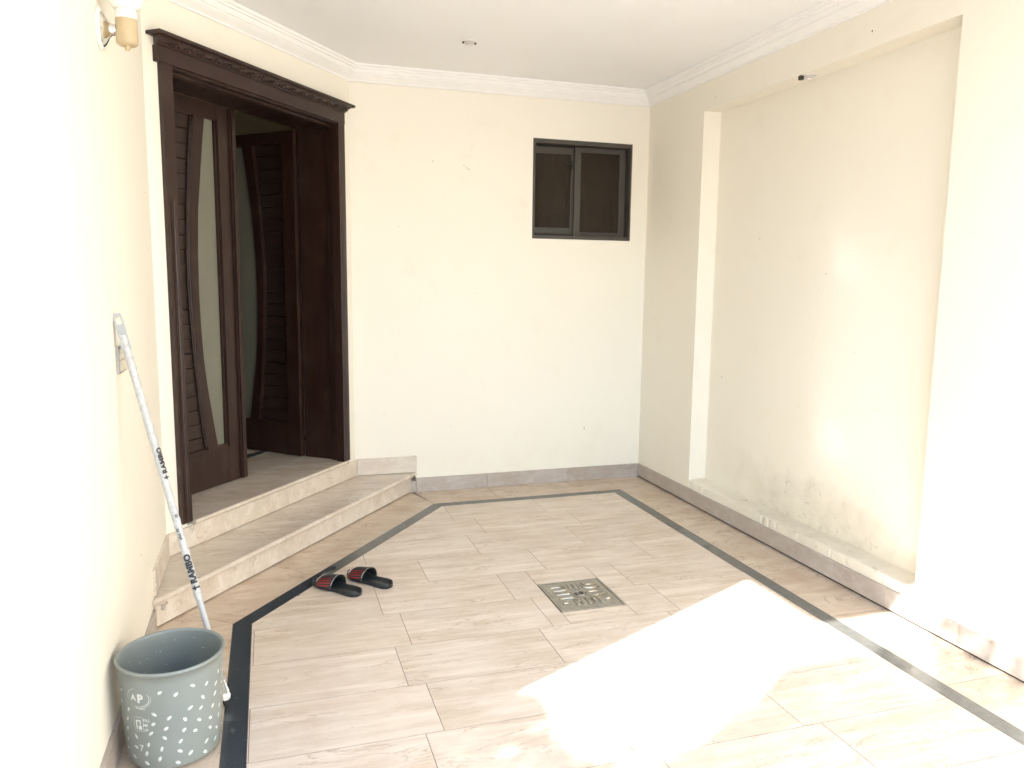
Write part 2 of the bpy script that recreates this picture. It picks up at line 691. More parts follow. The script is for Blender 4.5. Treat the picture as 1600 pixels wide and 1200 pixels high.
def diag_y(x, n):                        # y on the line at distance n from the door wall
    return (KC + n - AN.x * x) / AN.y


def diag_x(y, n):
    return (KC + n - AN.y * y) / AN.x


# field of long marble tiles laid in running rows
rows = [(4.61, 4.925, 1.08), (4.289, 4.61, 1.208), (3.968, 4.289, 1.082), (3.652, 3.968, 0.730), (3.328, 3.652, 0.457),
        (3.010, 3.328, 0.530), (2.691, 3.010, 0.459), (2.370, 2.691, 0.525), (2.050, 2.370, 0.461), (1.730, 2.050, 0.528),
        (1.410, 1.730, 0.460), (1.090, 1.410, 0.528), (0.77, 1.09, 0.46), (0.45, 0.77, 0.528), (0.13, 0.45, 0.46), (-0.19, 0.13, 0.53),
        (-0.51, -0.19, 0.46), (-0.83, -0.51, 0.53), (-1.15, -0.83, 0.46), (-1.47, -1.15, 0.53), (-1.79, -1.47, 0.46), (YF, -1.79, 0.53)]
DR = (1.236, 1.562, 3.130, 3.464)        # drain opening
TL = 0.6235


def field(poly):
    poly = clip(poly, -1, 0, -XAI)
    poly = clip(poly, 1, 0, XBI) if len(poly) > 2 else []
    poly = clip(poly, 0, 1, YBI) if len(poly) > 2 else []
    poly = clip(poly, -AN.x, -AN.y, -(KC + NI)) if len(poly) > 2 else []
    return poly


for y0, y1, xs in rows:
    k0 = -3
    for k in range(k0, 6):
        x0, x1 = xs + k * TL, xs + (k + 1) * TL
        p = field([(x0, y0), (x1, y0), (x1, y1), (x0, y1)])
        if len(p) < 3:
            continue
        # cut round the drain
        pieces = [p]
        if x0 < DR[1] and x1 > DR[0] and y0 < DR[3] and y1 > DR[2]:
            pieces = [clip(p, 1, 0, DR[0]), clip(p, -1, 0, -DR[1])]
            m = clip(clip(p, -1, 0, -DR[0]), 1, 0, DR[1])
            if len(m) > 2:
                pieces += [clip(m, 0, 1, DR[2]), clip(m, 0, -1, -DR[3])]
        dz = RND.uniform(-0.0002, 0.0002)
        for q in pieces:
            if len(q) > 2:
                slab('marble_tile', q, -0.012, dz, 'floor_marble', floor)

# black border
o1 = (XAO, diag_y(XAO, NO)); o2 = (diag_x(YBO, NO), YBO); o3 = (XBO, YBO)
i1 = (XAI, diag_y(XAI, NI)); i2 = (diag_x(YBI, NI), YBI); i3 = (XBI, YBI)


def strip(oa, ob, ia, ib, step):
    L = math.hypot(ob[0] - oa[0], ob[1] - oa[1])
    k = max(1, round(L / step))
    for i in range(k):
        a, b = i / k, (i + 1) / k
        f = lambda p, q, t: (p[0] + (q[0] - p[0]) * t, p[1] + (q[1] - p[1]) * t)
        slab('border_strip', [f(oa, ob, a), f(oa, ob, b), f(ia, ib, b), f(ia, ib, a)], -0.012, RND.uniform(-0.0002, 0.0004), 'black_granite', floor, gap=0.0005, cham=0.0005)


strip((XAO, 1.63), (XAO, 2.63), (XAI, 1.63), (XAI, 2.63), 1.0)
strip((XAO, 2.63), o1, (XAI, 2.63), i1, 1.0)
strip((XAO, YF), (XAO, 1.63), (XAI, YF), (XAI, 1.63), 0.9)
strip(o1, o2, i1, i2, 0.66)
strip(o2, o3, i2, i3, 0.7)
strip(o3, (XBO, YF), i3, (XBI, YF), 0.9)

# marble outside the border
ys = [YF, -1.63, -1.0, -0.376, 0.25, 0.876, 1.502, 2.128, 2.754, 3.380, 4.006, 4.632, YB + 0.02]
for a, b in zip(ys, ys[1:]):
    slab('edge_tile', [(XBO, a), (XR + 0.02, a), (XR + 0.02, b), (XBO, b)], -0.012, RND.uniform(-0.0005, 0.0003), 'edge_marble', floor)
pb = [(0.0, YBO), (XBO, YBO), (XBO, YB + 0.02), (0.0, YB + 0.02)]
pb = clip(pb, -(YB + 0.02 - YBO), -(o2[0] - diag_x(YB + 0.02, 0.30)), -(YB + 0.02 - YBO) * o2[0] - (o2[0] - diag_x(YB + 0.02, 0.30)) * YBO)
for a, b in ((0.5, 1.49), (1.49, 2.112), (2.112, XBO)):
    q = clip(clip(pb, -1, 0, -a), 1, 0, b)
    if len(q) > 2:
        slab('edge_tile', q, -0.012, RND.uniform(-0.0005, 0.0003), 'edge_marble', floor)
cuts = [-0.5, 0.06, 0.68, 1.30, 1.92, 2.5]
dg_all = [(diag_x(YB + 0.02, 0.28), YB + 0.02), o2, o1, (XL - 0.02, 3.40), (XL - 0.02, diag_y(XL - 0.02, 0.28))]
for a, b in zip(cuts, cuts[1:]):
    q = clip(dg_all, -AX.x, -AX.y, -(C0.x * AX.x + C0.y * AX.y + a))
    q = clip(q, AX.x, AX.y, C0.x * AX.x + C0.y * AX.y + b) if len(q) > 2 else []
    if len(q) > 2:
        slab('edge_tile', q, -0.012, RND.uniform(-0.0005, 0.0003), 'edge_marble', floor)
ys = [YF, -1.55, -0.93, -0.31, 0.31, 0.93, 1.55, 2.17, 2.79]
for a, b in list(zip(ys, ys[1:])):
    slab('edge_tile', [(XL - 0.02, a), (XAO, a), (XAO, b), (XL - 0.02, b)], -0.012, RND.uniform(-0.0005, 0.0003), 'edge_marble', floor)
slab('edge_tile', [(XL - 0.02, 2.79), (XAO, 2.79), o1, (XL - 0.02, 3.40)], -0.012, 0.0, 'edge_marble', floor)

# ------------------------------------------------------------------ walls
# left wall: the room side, its sunlit end and the house front beyond
lw = thing('left_wall', 'cream painted house wall on the left, behind the bucket and the mop', 'wall', (XL, 3.0, 0))
bm = bmesh.new()
prism(bm, [(XL, YEND), (XL, 3.9505), (-0.66, 3.9505), (-0.9, 3.75), (-0.9, 2.2), (-7.0, 2.2), (-7.0, YEND)], -0.1, 3.05)
obj('wall_body', bm, 'wall_paint', lw)
for a, b in ((1.90, 2.50), (2.50, 3.12), (3.12, 3.42)):
    bm = bmesh.new()
    box(bm, XL - 0.002, XL + 0.013, a + 0.0008, b - 0.0008, 0.0, 0.102, 0.0015)
    obj('skirting_tile', bm, 'skirting_marble', lw)
bm = bmesh.new()
box(bm, XL - 0.002, XL + 0.012, 3.455, 3.935, 0.146, 0.262, 0.0015)
obj('skirting_tile', bm, 'step_marble', lw)

# door wall
dw = thing('door_wall', 'cream painted slanting wall round the entrance door', 'wall', W(0.8, 0, 0))
bm = bmesh.new()
pier = lambda s0, s1: [tuple(W(s0, 0, 0).xy), tuple(W(s1, 0, 0).xy), tuple(W(s1, -0.30, 0).xy), tuple(W(s0, -0.30, 0).xy)]
SA, SB, ZH = 0.112, 1.560, 2.475
prism(bm, pier(-0.0, SA), 0.0, 3.05)
prism(bm, pier(SB, 2.6), 0.0, 3.05)
prism(bm, pier(SA, SB), ZH, 3.05)
prism(bm, pier(SA, SB), 0.0, 0.262)
obj('wall_body', bm, 'wall_paint', dw)

# back wall with the window opening
bw = thing('back_wall', 'cream painted back wall with the small sliding window', 'wall', (1.6, YB, 0))
WX0, WX1, WZ0, WZ1 = 1.810, 2.574, 1.790, 2.483
bm = bmesh.new()
xl_, xr_ = C0.x - 0.006, 3.2
box(bm, xl_, WX0, YB, YB + 0.23, -0.1, 3.05)
box(bm, WX1, xr_, YB, YB + 0.23, -0.1, 3.05)
box(bm, WX0, WX1, YB, YB + 0.23, -0.1, WZ0)
box(bm, WX0, WX1, YB, YB + 0.23, WZ1, 3.05)
obj('wall_body', bm, 'wall_paint', bw)
for a, b in ((0.937, 0.966), (0.968, 1.49), (1.49, 2.112), (2.112, XR - 0.013)):
    bm = bmesh.new()
    box(bm, a + 0.0008, b - 0.0008, YB - 0.012, YB + 0.002, 0.0, 0.102, 0.0015)
    obj('skirting_tile', bm, 'skirting_marble', bw)
bm = bmesh.new()
prism(bm, [(0.560, YB - 0.013), (0.972, YB - 0.013), (0.972, YB + 0.002), (0.560, YB + 0.002)], 0.149, 0.262)
bmesh.ops.bevel(bm, geom=list(bm.edges), offset=0.0015, segments=2, affect='EDGES')
obj('skirting_tile', bm, 'step_marble', bw)

# right wall with its shallow recess
rw = thing('right_wall', 'cream painted boundary wall with a tall shallow recess and damp stains', 'wall', (XR, 3.5, 0))
YN0, YN1, ZN0, ZN1, DN = 4.5475, 2.599, 0.158, 2.579, 0.125
bm = bmesh.new()
box(bm, XR, XR + 0.30, YN0, 5.45, -0.1, 3.05)
box(bm, XR, XR + 0.30, -7.0, YN1, -0.1, 2.86)
box(bm, XR, XR + 0.30, YN1, YN0, ZN1, 3.05)
obj('wall_body', bm, 'wall_paint', rw)
bm = bmesh.new()
box(bm, XR + DN, XR + 0.30, YN1, YN0, ZN0 - 0.02, ZN1)
obj('recess_panel', bm, 'wall_paint_damp', rw)
# ledge of the recess: plaster with a crumbled front edge
bm = bmesh.new()
K = 150
fr, fb, bk, lo_ = [], [], [], []
for i in range(K + 1):
    y = YN1 + (YN0 - YN1) * i / K
    a = noise.noise((y * 9.0, 1.0, 0.0)) * 0.006 + max(0, noise.noise((y * 31.0, 4.0, 0.0)) - 0.15) * 0.018
    zt = ZN0 + 0.004 * noise.noise((y * 6.0, 8.0, 0.0))
    fr.append(bm.verts.new((XR + 0.002 + max(0.0, a), y, zt - 0.004)))
    fb.append(bm.verts.new((XR + 0.016 + max(0, a) * 1.3, y, zt + 0.002 * noise.noise((y * 40, 3, 1)))))
    bk.append(bm.verts.new((XR + DN + 0.002, y, zt + 0.006 + 0.006 * max(0, noise.noise((y * 12, 5, 2))))))
    lo_.append(bm.verts.new((XR, y, -0.05)))
for i in range(K):
    bm.faces.new((lo_[i], lo_[i + 1], fr[i + 1], fr[i]))
    bm.faces.new((fr[i], fr[i + 1], fb[i + 1], fb[i]))
    bm.faces.new((fb[i], fb[i + 1], bk[i + 1], bk[i]))
obj('recess_ledge', bm, 'wall_paint_damp', rw)
ys = [5.285, 4.645, 4.019, 3.389, 2.757, 2.349, 2.128, 1.502, 0.876, 0.25, -0.376, -1.0, -1.63, -2.2]
for a, b in zip(ys, ys[1:]):
    bm = bmesh.new()
    box(bm, XR - 0.012, XR + 0.002, b + 0.0008, a - 0.0008, 0.0105, 0.104, 0.0015)
    obj('skirting_tile', bm, 'skirting_marble', rw)

bm = bmesh.new()
box(bm, XR - 0.0035, XR - 0.0005, -2.2, YB, 0.0005, 0.0105)
obj('open_joint', bm, 'rubber_seal', rw)

# ------------------------------------------------------------------ ceiling, cornice, roof edge
ceil = bpy.data.meshes.new('ceiling')
bm = bmesh.new()
prism(bm, [(-0.58, 1.337), (XR + 0.30, 1.337), (XR + 0.30, 5.53), (0.3, 5.53), (-1.2, 3.9), (-1.2, 1.95), (-0.58, 1.95)], ZC, 3.06)
bm.to_mesh(ceil)
bm.free()
ceil = struct(obj_me('ceiling', ceil, 'ceiling_paint'))
bm = bmesh.new()
box(bm, -0.59, XR, 1.337, 1.54, 2.60, ZC + 0.001)
obj('beam', bm, 'ceiling_paint', ceil)
bm = bmesh.new()
box(bm, -0.59, -0.36, 1.541, YEND - 0.001, 2.60, ZC + 0.001)
obj('beam', bm, 'ceiling_paint', ceil)
bm = bmesh.new()
prism(bm, [(-7.2, 1.7), (-0.7, 1.7), (-0.7, 1.30), (3.15, 1.30), (3.15, 13), (-7.2, 13)], 3.062, 3.2)
ro = struct(obj('roof', bm, 'concrete'))

PROF = [(0.0, 2.754), (0.010, 2.754), (0.0135, 2.758), (0.0135, 2.764), (0.019, 2.768), (0.026, 2.773), (0.040, 2.782), (0.048, 2.789),
        (0.052, 2.790), (0.052, 2.797), (0.060, 2.800), (0.068, 2.812), (0.070, 2.822), (0.080, 2.824), (0.082, 2.834), (0.092, 2.836), (0.097, 2.842), (0.097, 2.8505), (0.0, 2.8505)]
PATH = [Vector((XL, YEND)), Vector((XL, 3.9505)), Vector((C0.x, YB - 0.004)), Vector((XR, YB - 0.004)), Vector((XR, 1.545))]
NRM = []
for a, b in zip(PATH, PATH[1:]):
    d = (b - a).normalized()
    NRM.append(Vector((d.y, -d.x)))


def off_corner(i, p):
    if i == 0:
        return PATH[0] + NRM[0] * p
    if i == len(PATH) - 1:
        return PATH[-1] + NRM[-1] * p
    a, b = NRM[i - 1], NRM[i]
    m = (a + b).normalized()
    return PATH[i] + m * (p / m.dot(a))


for i in range(len(PATH) - 1):
    bm = bmesh.new()
    A = [bm.verts.new((*off_corner(i, p - 0.001), z)) for p, z in PROF]
    B = [bm.verts.new((*off_corner(i + 1, p - 0.001), z)) for p, z in PROF]
    for k in range(len(PROF)):
        j = (k + 1) % len(PROF)
        bm.faces.new((A[k], A[j], B[j], B[k]))
    obj('cornice', bm, 'plaster_white', ceil)

# ------------------------------------------------------------------ the hall and the room behind the window
bm = bmesh.new()
prism(bm, [tuple(W(-0.55, -0.30, 0).xy), tuple(W(2.6, -0.30, 0).xy), tuple(W(2.6, -4.2, 0).xy), tuple(W(-0.55, -4.2, 0).xy)], 0.0, ZT - 0.004)
hf = struct(obj('hall_floor', bm, 'hall_marble'))
bm = bmesh.new()
prism(bm, [tuple(W(-0.5, -0.63, 0).xy), tuple(W(2.5, -0.63, 0).xy), tuple(W(2.5, -0.70, 0).xy), tuple(W(-0.5, -0.70, 0).xy)], ZT - 0.01, ZT)
obj('border_strip', bm, 'black_granite', hf)
bm = bmesh.new()
for s0, s1, n0, n1, z0, z1 in ((-0.60, -0.42, -4.3, -0.30, 0.1, 2.87), (2.4, 2.6, -4.3, -0.30, 0.1, 2.87), (-0.42, 2.4, -4.3, -4.1, 0.1, 2.87)):
    box_s(bm, s0, s1, n0, n1, z0, z1)
struct(obj('hall_wall', bm, 'hall_paint'))
bm = bmesh.new()
box_s(bm, -0.62, 2.62, -4.32, -0.302, 2.72, 2.9)
struct(obj('hall_ceiling', bm, 'hall_paint'))
bm = bmesh.new()
box(bm, 1.25, 1.35, YB + 0.23, YB + 1.6, 1.0, 3.0)
box(bm, 3.0, 3.1, YB + 0.23, YB + 1.6, 1.0, 3.0)
box(bm, 1.35, 3.0, YB + 1.5, YB + 1.6, 1.0, 3.0)
box(bm, 1.35, 3.0, YB + 0.23, YB + 1.5, 1.0, 1.1)
box(bm, 1.35, 3.0, YB + 0.23, YB + 1.5, 2.9, 3.0)
struct(obj('inner_room', bm, 'room_dark'))

# ------------------------------------------------------------------ entrance steps
st = thing('entrance_steps', 'two cream marble steps leading up to the dark entrance door', 'steps', W(0.9, 0.2, 0))
NT_ = 0.338


def tread(s0, s1):
    bm = bmesh.new()
    z0, z1 = 0.116, 0.1435
    r = 0.012
    prof = [(-0.02, z0), (NT_ - 0.004, z0)]
    for k in range(7):
        a = -math.pi / 2 + math.pi * k / 6
        prof.append((NT_ - r + r * math.cos(a), (z0 + z1) / 2 + (z1 - z0) / 2 * math.sin(a)))
    prof += [(NT_ - r - 0.01, z1 - 0.0003), (-0.02, z1 + 0.003)]
    prof = [prof[0]] + prof[2:]
    prof_s(bm, prof, s0, s1)
    obj('tread_slab', bm, 'step_marble', st)


tread(lambda n: s_back(n) + 0.004, 0.8715)
tread(0.8725, lambda n: s_left(n) - 0.003)


def riser(n0, n1, z0, z1, s0, s1):
    bm = bmesh.new()
    prof_s(bm, [(n0, z0), (n1, z0), (n1, z1), (n0, z1)], s0, s1)
    obj('riser_slab', bm, 'step_marble', st)


riser(0.282, 0.302, 0.0055, 0.1155, lambda n: s_back(n) + 0.004, 0.9935)
riser(0.282, 0.302, 0.0055, 0.1155, 0.9945, lambda n: s_left(n) - 0.003)
riser(-0.001, 0.014, 0.1500, 0.258, lambda n: s_back(n) + 0.02, 0.140)
riser(-0.001, 0.014, 0.1500, 0.258, 0.141, 0.9085)
riser(-0.001, 0.014, 0.1500, 0.258, 0.9095, lambda n: s_left(n) - 0.001)
# core of the lower step
bm = bmesh.new()
prof_s(bm, [(0.0, 0.001), (0.281, 0.001), (0.281, 0.1155), (0.0, 0.1155)], lambda n: s_back(n) + 0.008, lambda n: s_left(n) - 0.006)
obj('step_core', bm, 'rubber_seal', st)
# threshold slab
bm = bmesh.new()
z0, z1, nf = 0.2625, ZT, 0.030
prof = [(-0.32, z0)]
for k in range(7):
    a = -math.pi / 2 + math.pi * k / 6
    prof.append((nf - 0.010 + 0.010 * math.cos(a), (z0 + z1) / 2 + (z1 - z0) / 2 * math.sin(a)))
prof += [(-0.32, z1)]
prof_s(bm, prof, 0.1125, 1.528)
obj('threshold_slab', bm, 'step_marble', st)
# crumbled mortar at both ends of the lower tread
for (s, n) in ((-0.205, 0.345), (2.085, 0.352)):
    bm = bmesh.new()
    for k in range(7):
        t = bmesh.new()
        bmesh.ops.create_icosphere(t, subdivisions=1, radius=0.006 + 0.005 * RND.random())
        for v in t.verts:
            v.co *= 0.7 + 0.6 * RND.random()
        p = W(s + RND.uniform(-0.01, 0.01), n + RND.uniform(-0.008, 0.012), 0.118 + RND.uniform(-0.016, 0.012))
        merge(bm, t, Matrix.Translation(p))
    obj('crumbled_mortar', bm, 'grout' if s < 1 else 'skirting_marble', st)

# ------------------------------------------------------------------ entrance door
dr = thing('entrance_door', 'dark brown wooden double entrance door with one leaf standing open', 'door', W(0.85, 0, ZT))
# side casings with reeded lower part
for s0, s1 in ((0.098, 0.170), (1.548, 1.612)):
    bm = bmesh.new()
    wd = s1 - s0
    zr = 1.86
    pr = []
    for k in range(25):
        t = k / 24
        s = s0 + wd * t
        g = 0.0
        for c in (0.28, 0.5, 0.72):
            g = max(g, 1 - abs(t - c) / 0.055)
        pr.append((s, 0.026 - 0.008 * max(0, g)))
    zs = [(ZT + 0.0, 1), (zr - 0.04, 1), (zr, 0), (2.462, 0)]
    lines = []
    for z, gg in zs:
        lines.append([bm.verts.new(W(s, 0.026 - (0.026 - n) * gg, z)) for s, n in pr])
    for a, b in zip(lines, lines[1:]):
        for k in range(len(pr) - 1):
            bm.faces.new((a[k], a[k + 1], b[k + 1], b[k]))
    for e in (0, -1):
        back = [bm.verts.new(W(pr[e][0], -0.03, z)) for z, _ in zs]
        for k in range(len(zs) - 1):
            bm.faces.new((lines[k][e], lines[k + 1][e], back[k + 1], back[k]))
    obj('side_casing', bm, 'dark_wood', dr)
bm = bmesh.new()
box_s(bm, 0.100, 1.636, -0.02, 0.031, 2.4625, 2.5335, 0.003)
obj('head_casing', bm, 'dark_wood', dr)
bm = bmesh.new()
prof_s(bm, [(-0.03, 2.453), (0.012, 2.453), (0.018, 2.4575), (0.018, 2.4620), (-0.03, 2.4620)], 0.134, 1.547)
prof_s(bm, [(-0.10, 2.438), (-0.045, 2.438), (-0.032, 2.444), (-0.031, 2.4525), (-0.10, 2.4525)], 0.134, 1.547)
obj('head_moulding', bm, 'dark_wood', dr)
# crown moulding, returned at both ends
cp = [(0.0, 2.534), (0.036, 2.534), (0.040, 2.538), (0.040, 2.543), (0.046, 2.547), (0.056, 2.560), (0.066, 2.567), (0.074, 2.5695), (0.0, 2.5695)]
bm = bmesh.new()
prof_s(bm, cp, lambda n: 0.135 - n * 0.9, lambda n: 1.628 + n * 0.5)
prof_s(bm, [(0.0, 2.570), (0.080, 2.570), (0.083, 2.574), (0.083, 2.585), (0.0, 2.585)], 0.058, 1.672)
crown = obj('crown_moulding', bm, 'dark_wood', dr)
# carved leaves on the crown
me = None
for i in range(17):
    s = 0.13 + i * 0.0885
    if me is None:
        bm = bmesh.new()
        for (dx, dz, rx, rz, ang) in ((0, -0.012, 0.010, 0.012, 0), (-0.014, 0.002, 0.016, 0.006, 0.6), (0.014, 0.002, 0.016, 0.006, -0.6), (-0.026, -0.010, 0.012, 0.005, -0.5), (0.026, -0.010, 0.012, 0.005, 0.5), (0, 0.008, 0.006, 0.010, 0)):
            t = bmesh.new()
            bmesh.ops.create_icosphere(t, subdivisions=1, radius=1.0)
            t.transform(Matrix.Translation((dx, 0, dz)) @ Matrix.Rotation(ang, 4, 'Y') @ Matrix.Diagonal((rx, 0.007, rz, 1)))
            merge(bm, t)
        me = bpy.data.meshes.new('carved_leaf')
        bm.to_mesh(me)
        bm.free()
        me.materials.append(MATS['dark_wood'])
    o = obj_me('carved_leaf', me, None, crown)
    o.matrix_parent_inverse = wmat(crown).inverted()
    o.location = W(s, 0.0505, 2.554)
    o.scale = (1.0, 1.25, 0.8)
    o.rotation_euler = (math.radians(24), 0, math.atan2(AX.y, AX.x) + math.pi)
# jambs and lining of the deep reveal
for s0, s1, sm in ((0.1115, 0.133, 0.149), (1.5475, 1.561, 1.533)):
    bm = bmesh.new()
    box_s(bm, min(s0, s1), max(s0, s1), -0.305, -0.0305, ZT + 0.0005, 2.475)
    obj('jamb', bm, 'dark_wood', dr)
    bm = bmesh.new()
    box_s(bm, min(sm, s1 if sm > 1 else s1), max(sm, s1 if sm > 1 else s1) - 0.0 if sm < 1 else s0, -0.085, -0.045, ZT + 0.0005, 2.4375, 0.004)
    obj('jamb_bead', bm, 'dark_wood', dr)
bm = bmesh.new()
box_s(bm, 0.1335, 1.547, -0.306, -0.1005, 2.448, 2.4755)
obj('head_jamb', bm, 'dark_wood', dr)

GL = [(0.513, 0.212), (0.62, 0.234), (0.743, 0.256), (0.89, 0.281), (1.04, 0.300), (1.22, 0.311), (1.40, 0.3145), (1.61, 0.311), (1.85, 0.297), (2.095, 0.263), (2.23, 0.243), (2.362, 0.221)]
ML = [(0.513, 0.291), (0.62, 0.307), (0.78, 0.326), (1.047, 0.352), (1.20, 0.363), (1.33, 0.370), (1.50, 0.374), (1.606, 0.373), (1.85, 0.359), (2.084, 0.337), (2.23, 0.321), (2.362, 0.304)]


GL = [(z, v - 0.011) for z, v in GL]
ML = [(z, v - 0.011) for z, v in ML]


def interp(T, z):
    for (a, va), (b, vb) in zip(T, T[1:]):
        if z <= b:
            t = max(0, min(1, (z - a) / (b - a)))
            return va + (vb - va) * t
    return T[-1][1]


ZB0, ZB1 = 0.513, 2.362


def build_leaf(width, top, leaf_parent, loc, rotz, mirror):
    """local: x from meeting edge to hinge, y>0 the outer face, z world height"""
    holder = bpy.data.meshes.new('door_leaf')
    leaf = obj_me('door_leaf', holder, 'dark_wood', leaf_parent, local=True)
    leaf.matrix_parent_inverse = wmat(leaf_parent).inverted()
    leaf.location = loc
    leaf.rotation_euler = (0, 0, rotz)
    sx = -1.0 if mirror else 1.0
    T = 0.042
    hs = width - 0.105                   # inner edge of hinge stile

    def bx(bm, x0, x1, y0, y1, z0, z1, bev=0.0):
        a, b = sorted((sx * x0, sx * x1))
        box(bm, a, b, y0, y1, z0, z1, bev)

    bm = bmesh.new()
    zb = ZT + 0.006
    bx(bm, 0.0, 0.121, -T, 0, zb, top, 0.002)
    bx(bm, hs, width, -T, 0, zb, top, 0.002)
    bx(bm, 0.1212, hs - 0.0002, -T, -0.001, zb, ZB0)
    bx(bm, 0.1212, hs - 0.0002, -T, -0.001, ZB1, top)
    # the curved stile between glass and boards
    NZ = 40
    prev = None
    for k in range(NZ + 1):
        z = ZB0 + (ZB1 - ZB0) * k / NZ
        g, m = interp(GL, z), interp(ML, z)
        cur = [bm.verts.new((sx * x, y, z)) for x, y in ((g, -T), (g, -0.003), (g + 0.004, 0.0), (m, 0.0), (m, -T))]
        if prev:
            for i in range(5):
                j = (i + 1) % 5
                bm.faces.new((prev[i], prev[j], cur[j], cur[i]))
        prev = cur
    bmesh.ops.recalc_face_normals(bm, faces=bm.faces)
    bm.to_mesh(holder)
    bm.free()
    # glass
    bm = bmesh.new()
    prev = None
    for k in range(25):
        z = ZB0 + 0.001 + (ZB1 - ZB0 - 0.002) * k / 24
        g = interp(GL, z) + 0.012
        cur = [bm.verts.new((sx * x, y, z)) for x, y in ((0.1215, -0.026), (0.1215, -0.020), (g, -0.020), (g, -0.026))]
        if prev:
            for i in range(4):
                j = (i + 1) % 4
                bm.faces.new((prev[i], prev[j], cur[j], cur[i]))
        prev = cur
    obj('glass_pane', bm, 'frosted_glass', leaf, local=True)
    # glazing bead along the straight side
    bm = bmesh.new()
    bx(bm, 0.1215, 0.134, -0.020, -0.006, ZB0 + 0.001, ZB1 - 0.001, 0.003)
    bx(bm, 0.104, 0.118, 0.0, 0.006, ZB0 - 0.01, ZB1 + 0.01, 0.002)
    obj('glazing_bead', bm, 'dark_wood', leaf, local=True)
    # grooved boards
    nb = 23
    pit = (ZB1 - ZB0) / nb
    for k in range(nb):
        z0, z1 = ZB0 + pit * k, ZB0 + pit * (k + 1)
        lowm = min(interp(ML, z0), interp(ML, z1)) - 0.01
        bm = bmesh.new()
        a, b = sorted((sx * lowm, sx * (hs - 0.0005)))
        v = [(-0.030, z0), (-0.0175, z0 + 0.0002), (-0.0125, z0 + 0.0034), (-0.0125, z1 - 0.0034), (-0.0175, z1 - 0.0002), (-0.030, z1)]
        A = [bm.verts.new((a, y, z)) for y, z in v]
        B = [bm.verts.new((b, y, z)) for y, z in v]
        for i in range(len(v) - 1):
            bm.faces.new((A[i], A[i + 1], B[i + 1], B[i]))
        bm.faces.new(A)
        bm.faces.new(B[::-1])
        obj('board', bm, 'board_wood', leaf, local=True)
    # curved bead beside the boards, straight bead at the hinge stile and bottom and top beads
    bm = bmesh.new()
    for d, r in ((0.008, 0.0065), (0.022, 0.0045)):
        tube(bm, [(sx * (interp(ML, ZB0 + (ZB1 - ZB0) * k / 48) + d), -0.004, ZB0 + (ZB1 - ZB0) * k / 48) for k in range(49)], r, 8)
    obj('curved_bead', bm, 'dark_wood', leaf, smooth=True, local=True)
    bm = bmesh.new()
    bx(bm, hs - 0.014, hs - 0.001, -0.012, 0.004, ZB0 + 0.012, ZB1 - 0.012, 0.003)
    bx(bm, interp(ML, ZB0) + 0.03, hs - 0.001, -0.012, 0.004, ZB0 + 0.0005, ZB0 + 0.011, 0.003)
    bx(bm, interp(ML, ZB1) + 0.03, hs - 0.001, -0.012, 0.004, ZB1 - 0.011, ZB1 - 0.0005, 0.003)
    bx(bm, 0.135, 0.21, -0.020, -0.004, ZB0 + 0.0005, ZB0 + 0.011, 0.003)
    obj('panel_bead', bm, 'dark_wood', leaf, local=True)
    return leaf, bx


ang_door = math.atan2(AX.y, AX.x)
# the closed leaf: meeting edge at s 0.757, hinge by the left casing
lf, bx = build_leaf(0.788, 2.446, dr, W(0.757, -0.312, 0), ang_door, False)
# local +x runs along AX, local +y must face out of the wall
#   (AX rotated by +90 degrees points out of the wall)
bm = bmesh.new()
bx(bm, -0.016, 0.016, 0.0005, 0.020, ZT + 0.006, 2.446, 0.005)
bx(bm, 0.0165, 0.026, 0.0005, 0.010, ZT + 0.006, 2.446, 0.003)
obj('astragal', bm, 'dark_wood', lf, local=True)
# the open leaf, swung into the hall about the right jamb
RW = 0.655
hinge_p = W(0.118, -0.318, 0)
open_a = ang_door - math.pi / 2 - math.radians(-6.0)
e_in = (-AN * math.cos(math.radians(6)) - AX * math.sin(math.radians(6))).normalized()   # from hinge to meeting edge
lx = -e_in
rot_r = math.atan2(lx.y, lx.x)
meet = hinge_p + e_in * RW
rf, bx2 = build_leaf(RW, 2.44, dr, (meet.x, meet.y, 0), rot_r, False)
perp = Vector((-lx.y, lx.x, 0))
for z in (0.52, 1.33, 2.19):
    bm = bmesh.new()
    bx2(bm, RW - 0.030, RW - 0.001, 0.0005, 0.003, z - 0.05, z + 0.05)
    t = bmesh.new()
    bmesh.ops.create_cone(t, segments=12, radius1=0.0065, radius2=0.0065, depth=0.11, cap_ends=True)
    merge(bm, t, Matrix.Translation((RW + 0.003, 0.008, z)))
    obj('hinge', bm, 'hinge_steel', rf, local=True)

# ------------------------------------------------------------------ sliding window
wd = thing('sliding_window', 'small bronze aluminium sliding window with dark panes', 'window', ((WX0 + WX1) / 2, YB, WZ0))
yo, yi = YB - 0.004, YB + 0.135


def frame(bm, x0, x1, z0, z1, y0, y1, l, r, b, t_, bev=0.0015):
    box(bm, x0, x0 + l, y0, y1, z0, z1, bev)
    box(bm, x1 - r, x1, y0, y1, z0, z1, bev)
    box(bm, x0 + l + 0.0002, x1 - r - 0.0002, y0 + 0.0004, y1, z0 + 0.0003, z0 + b, bev)
    box(bm, x0 + l + 0.0002, x1 - r - 0.0002, y0 + 0.0004, y1, z1 - t_, z1 - 0.0003, bev)


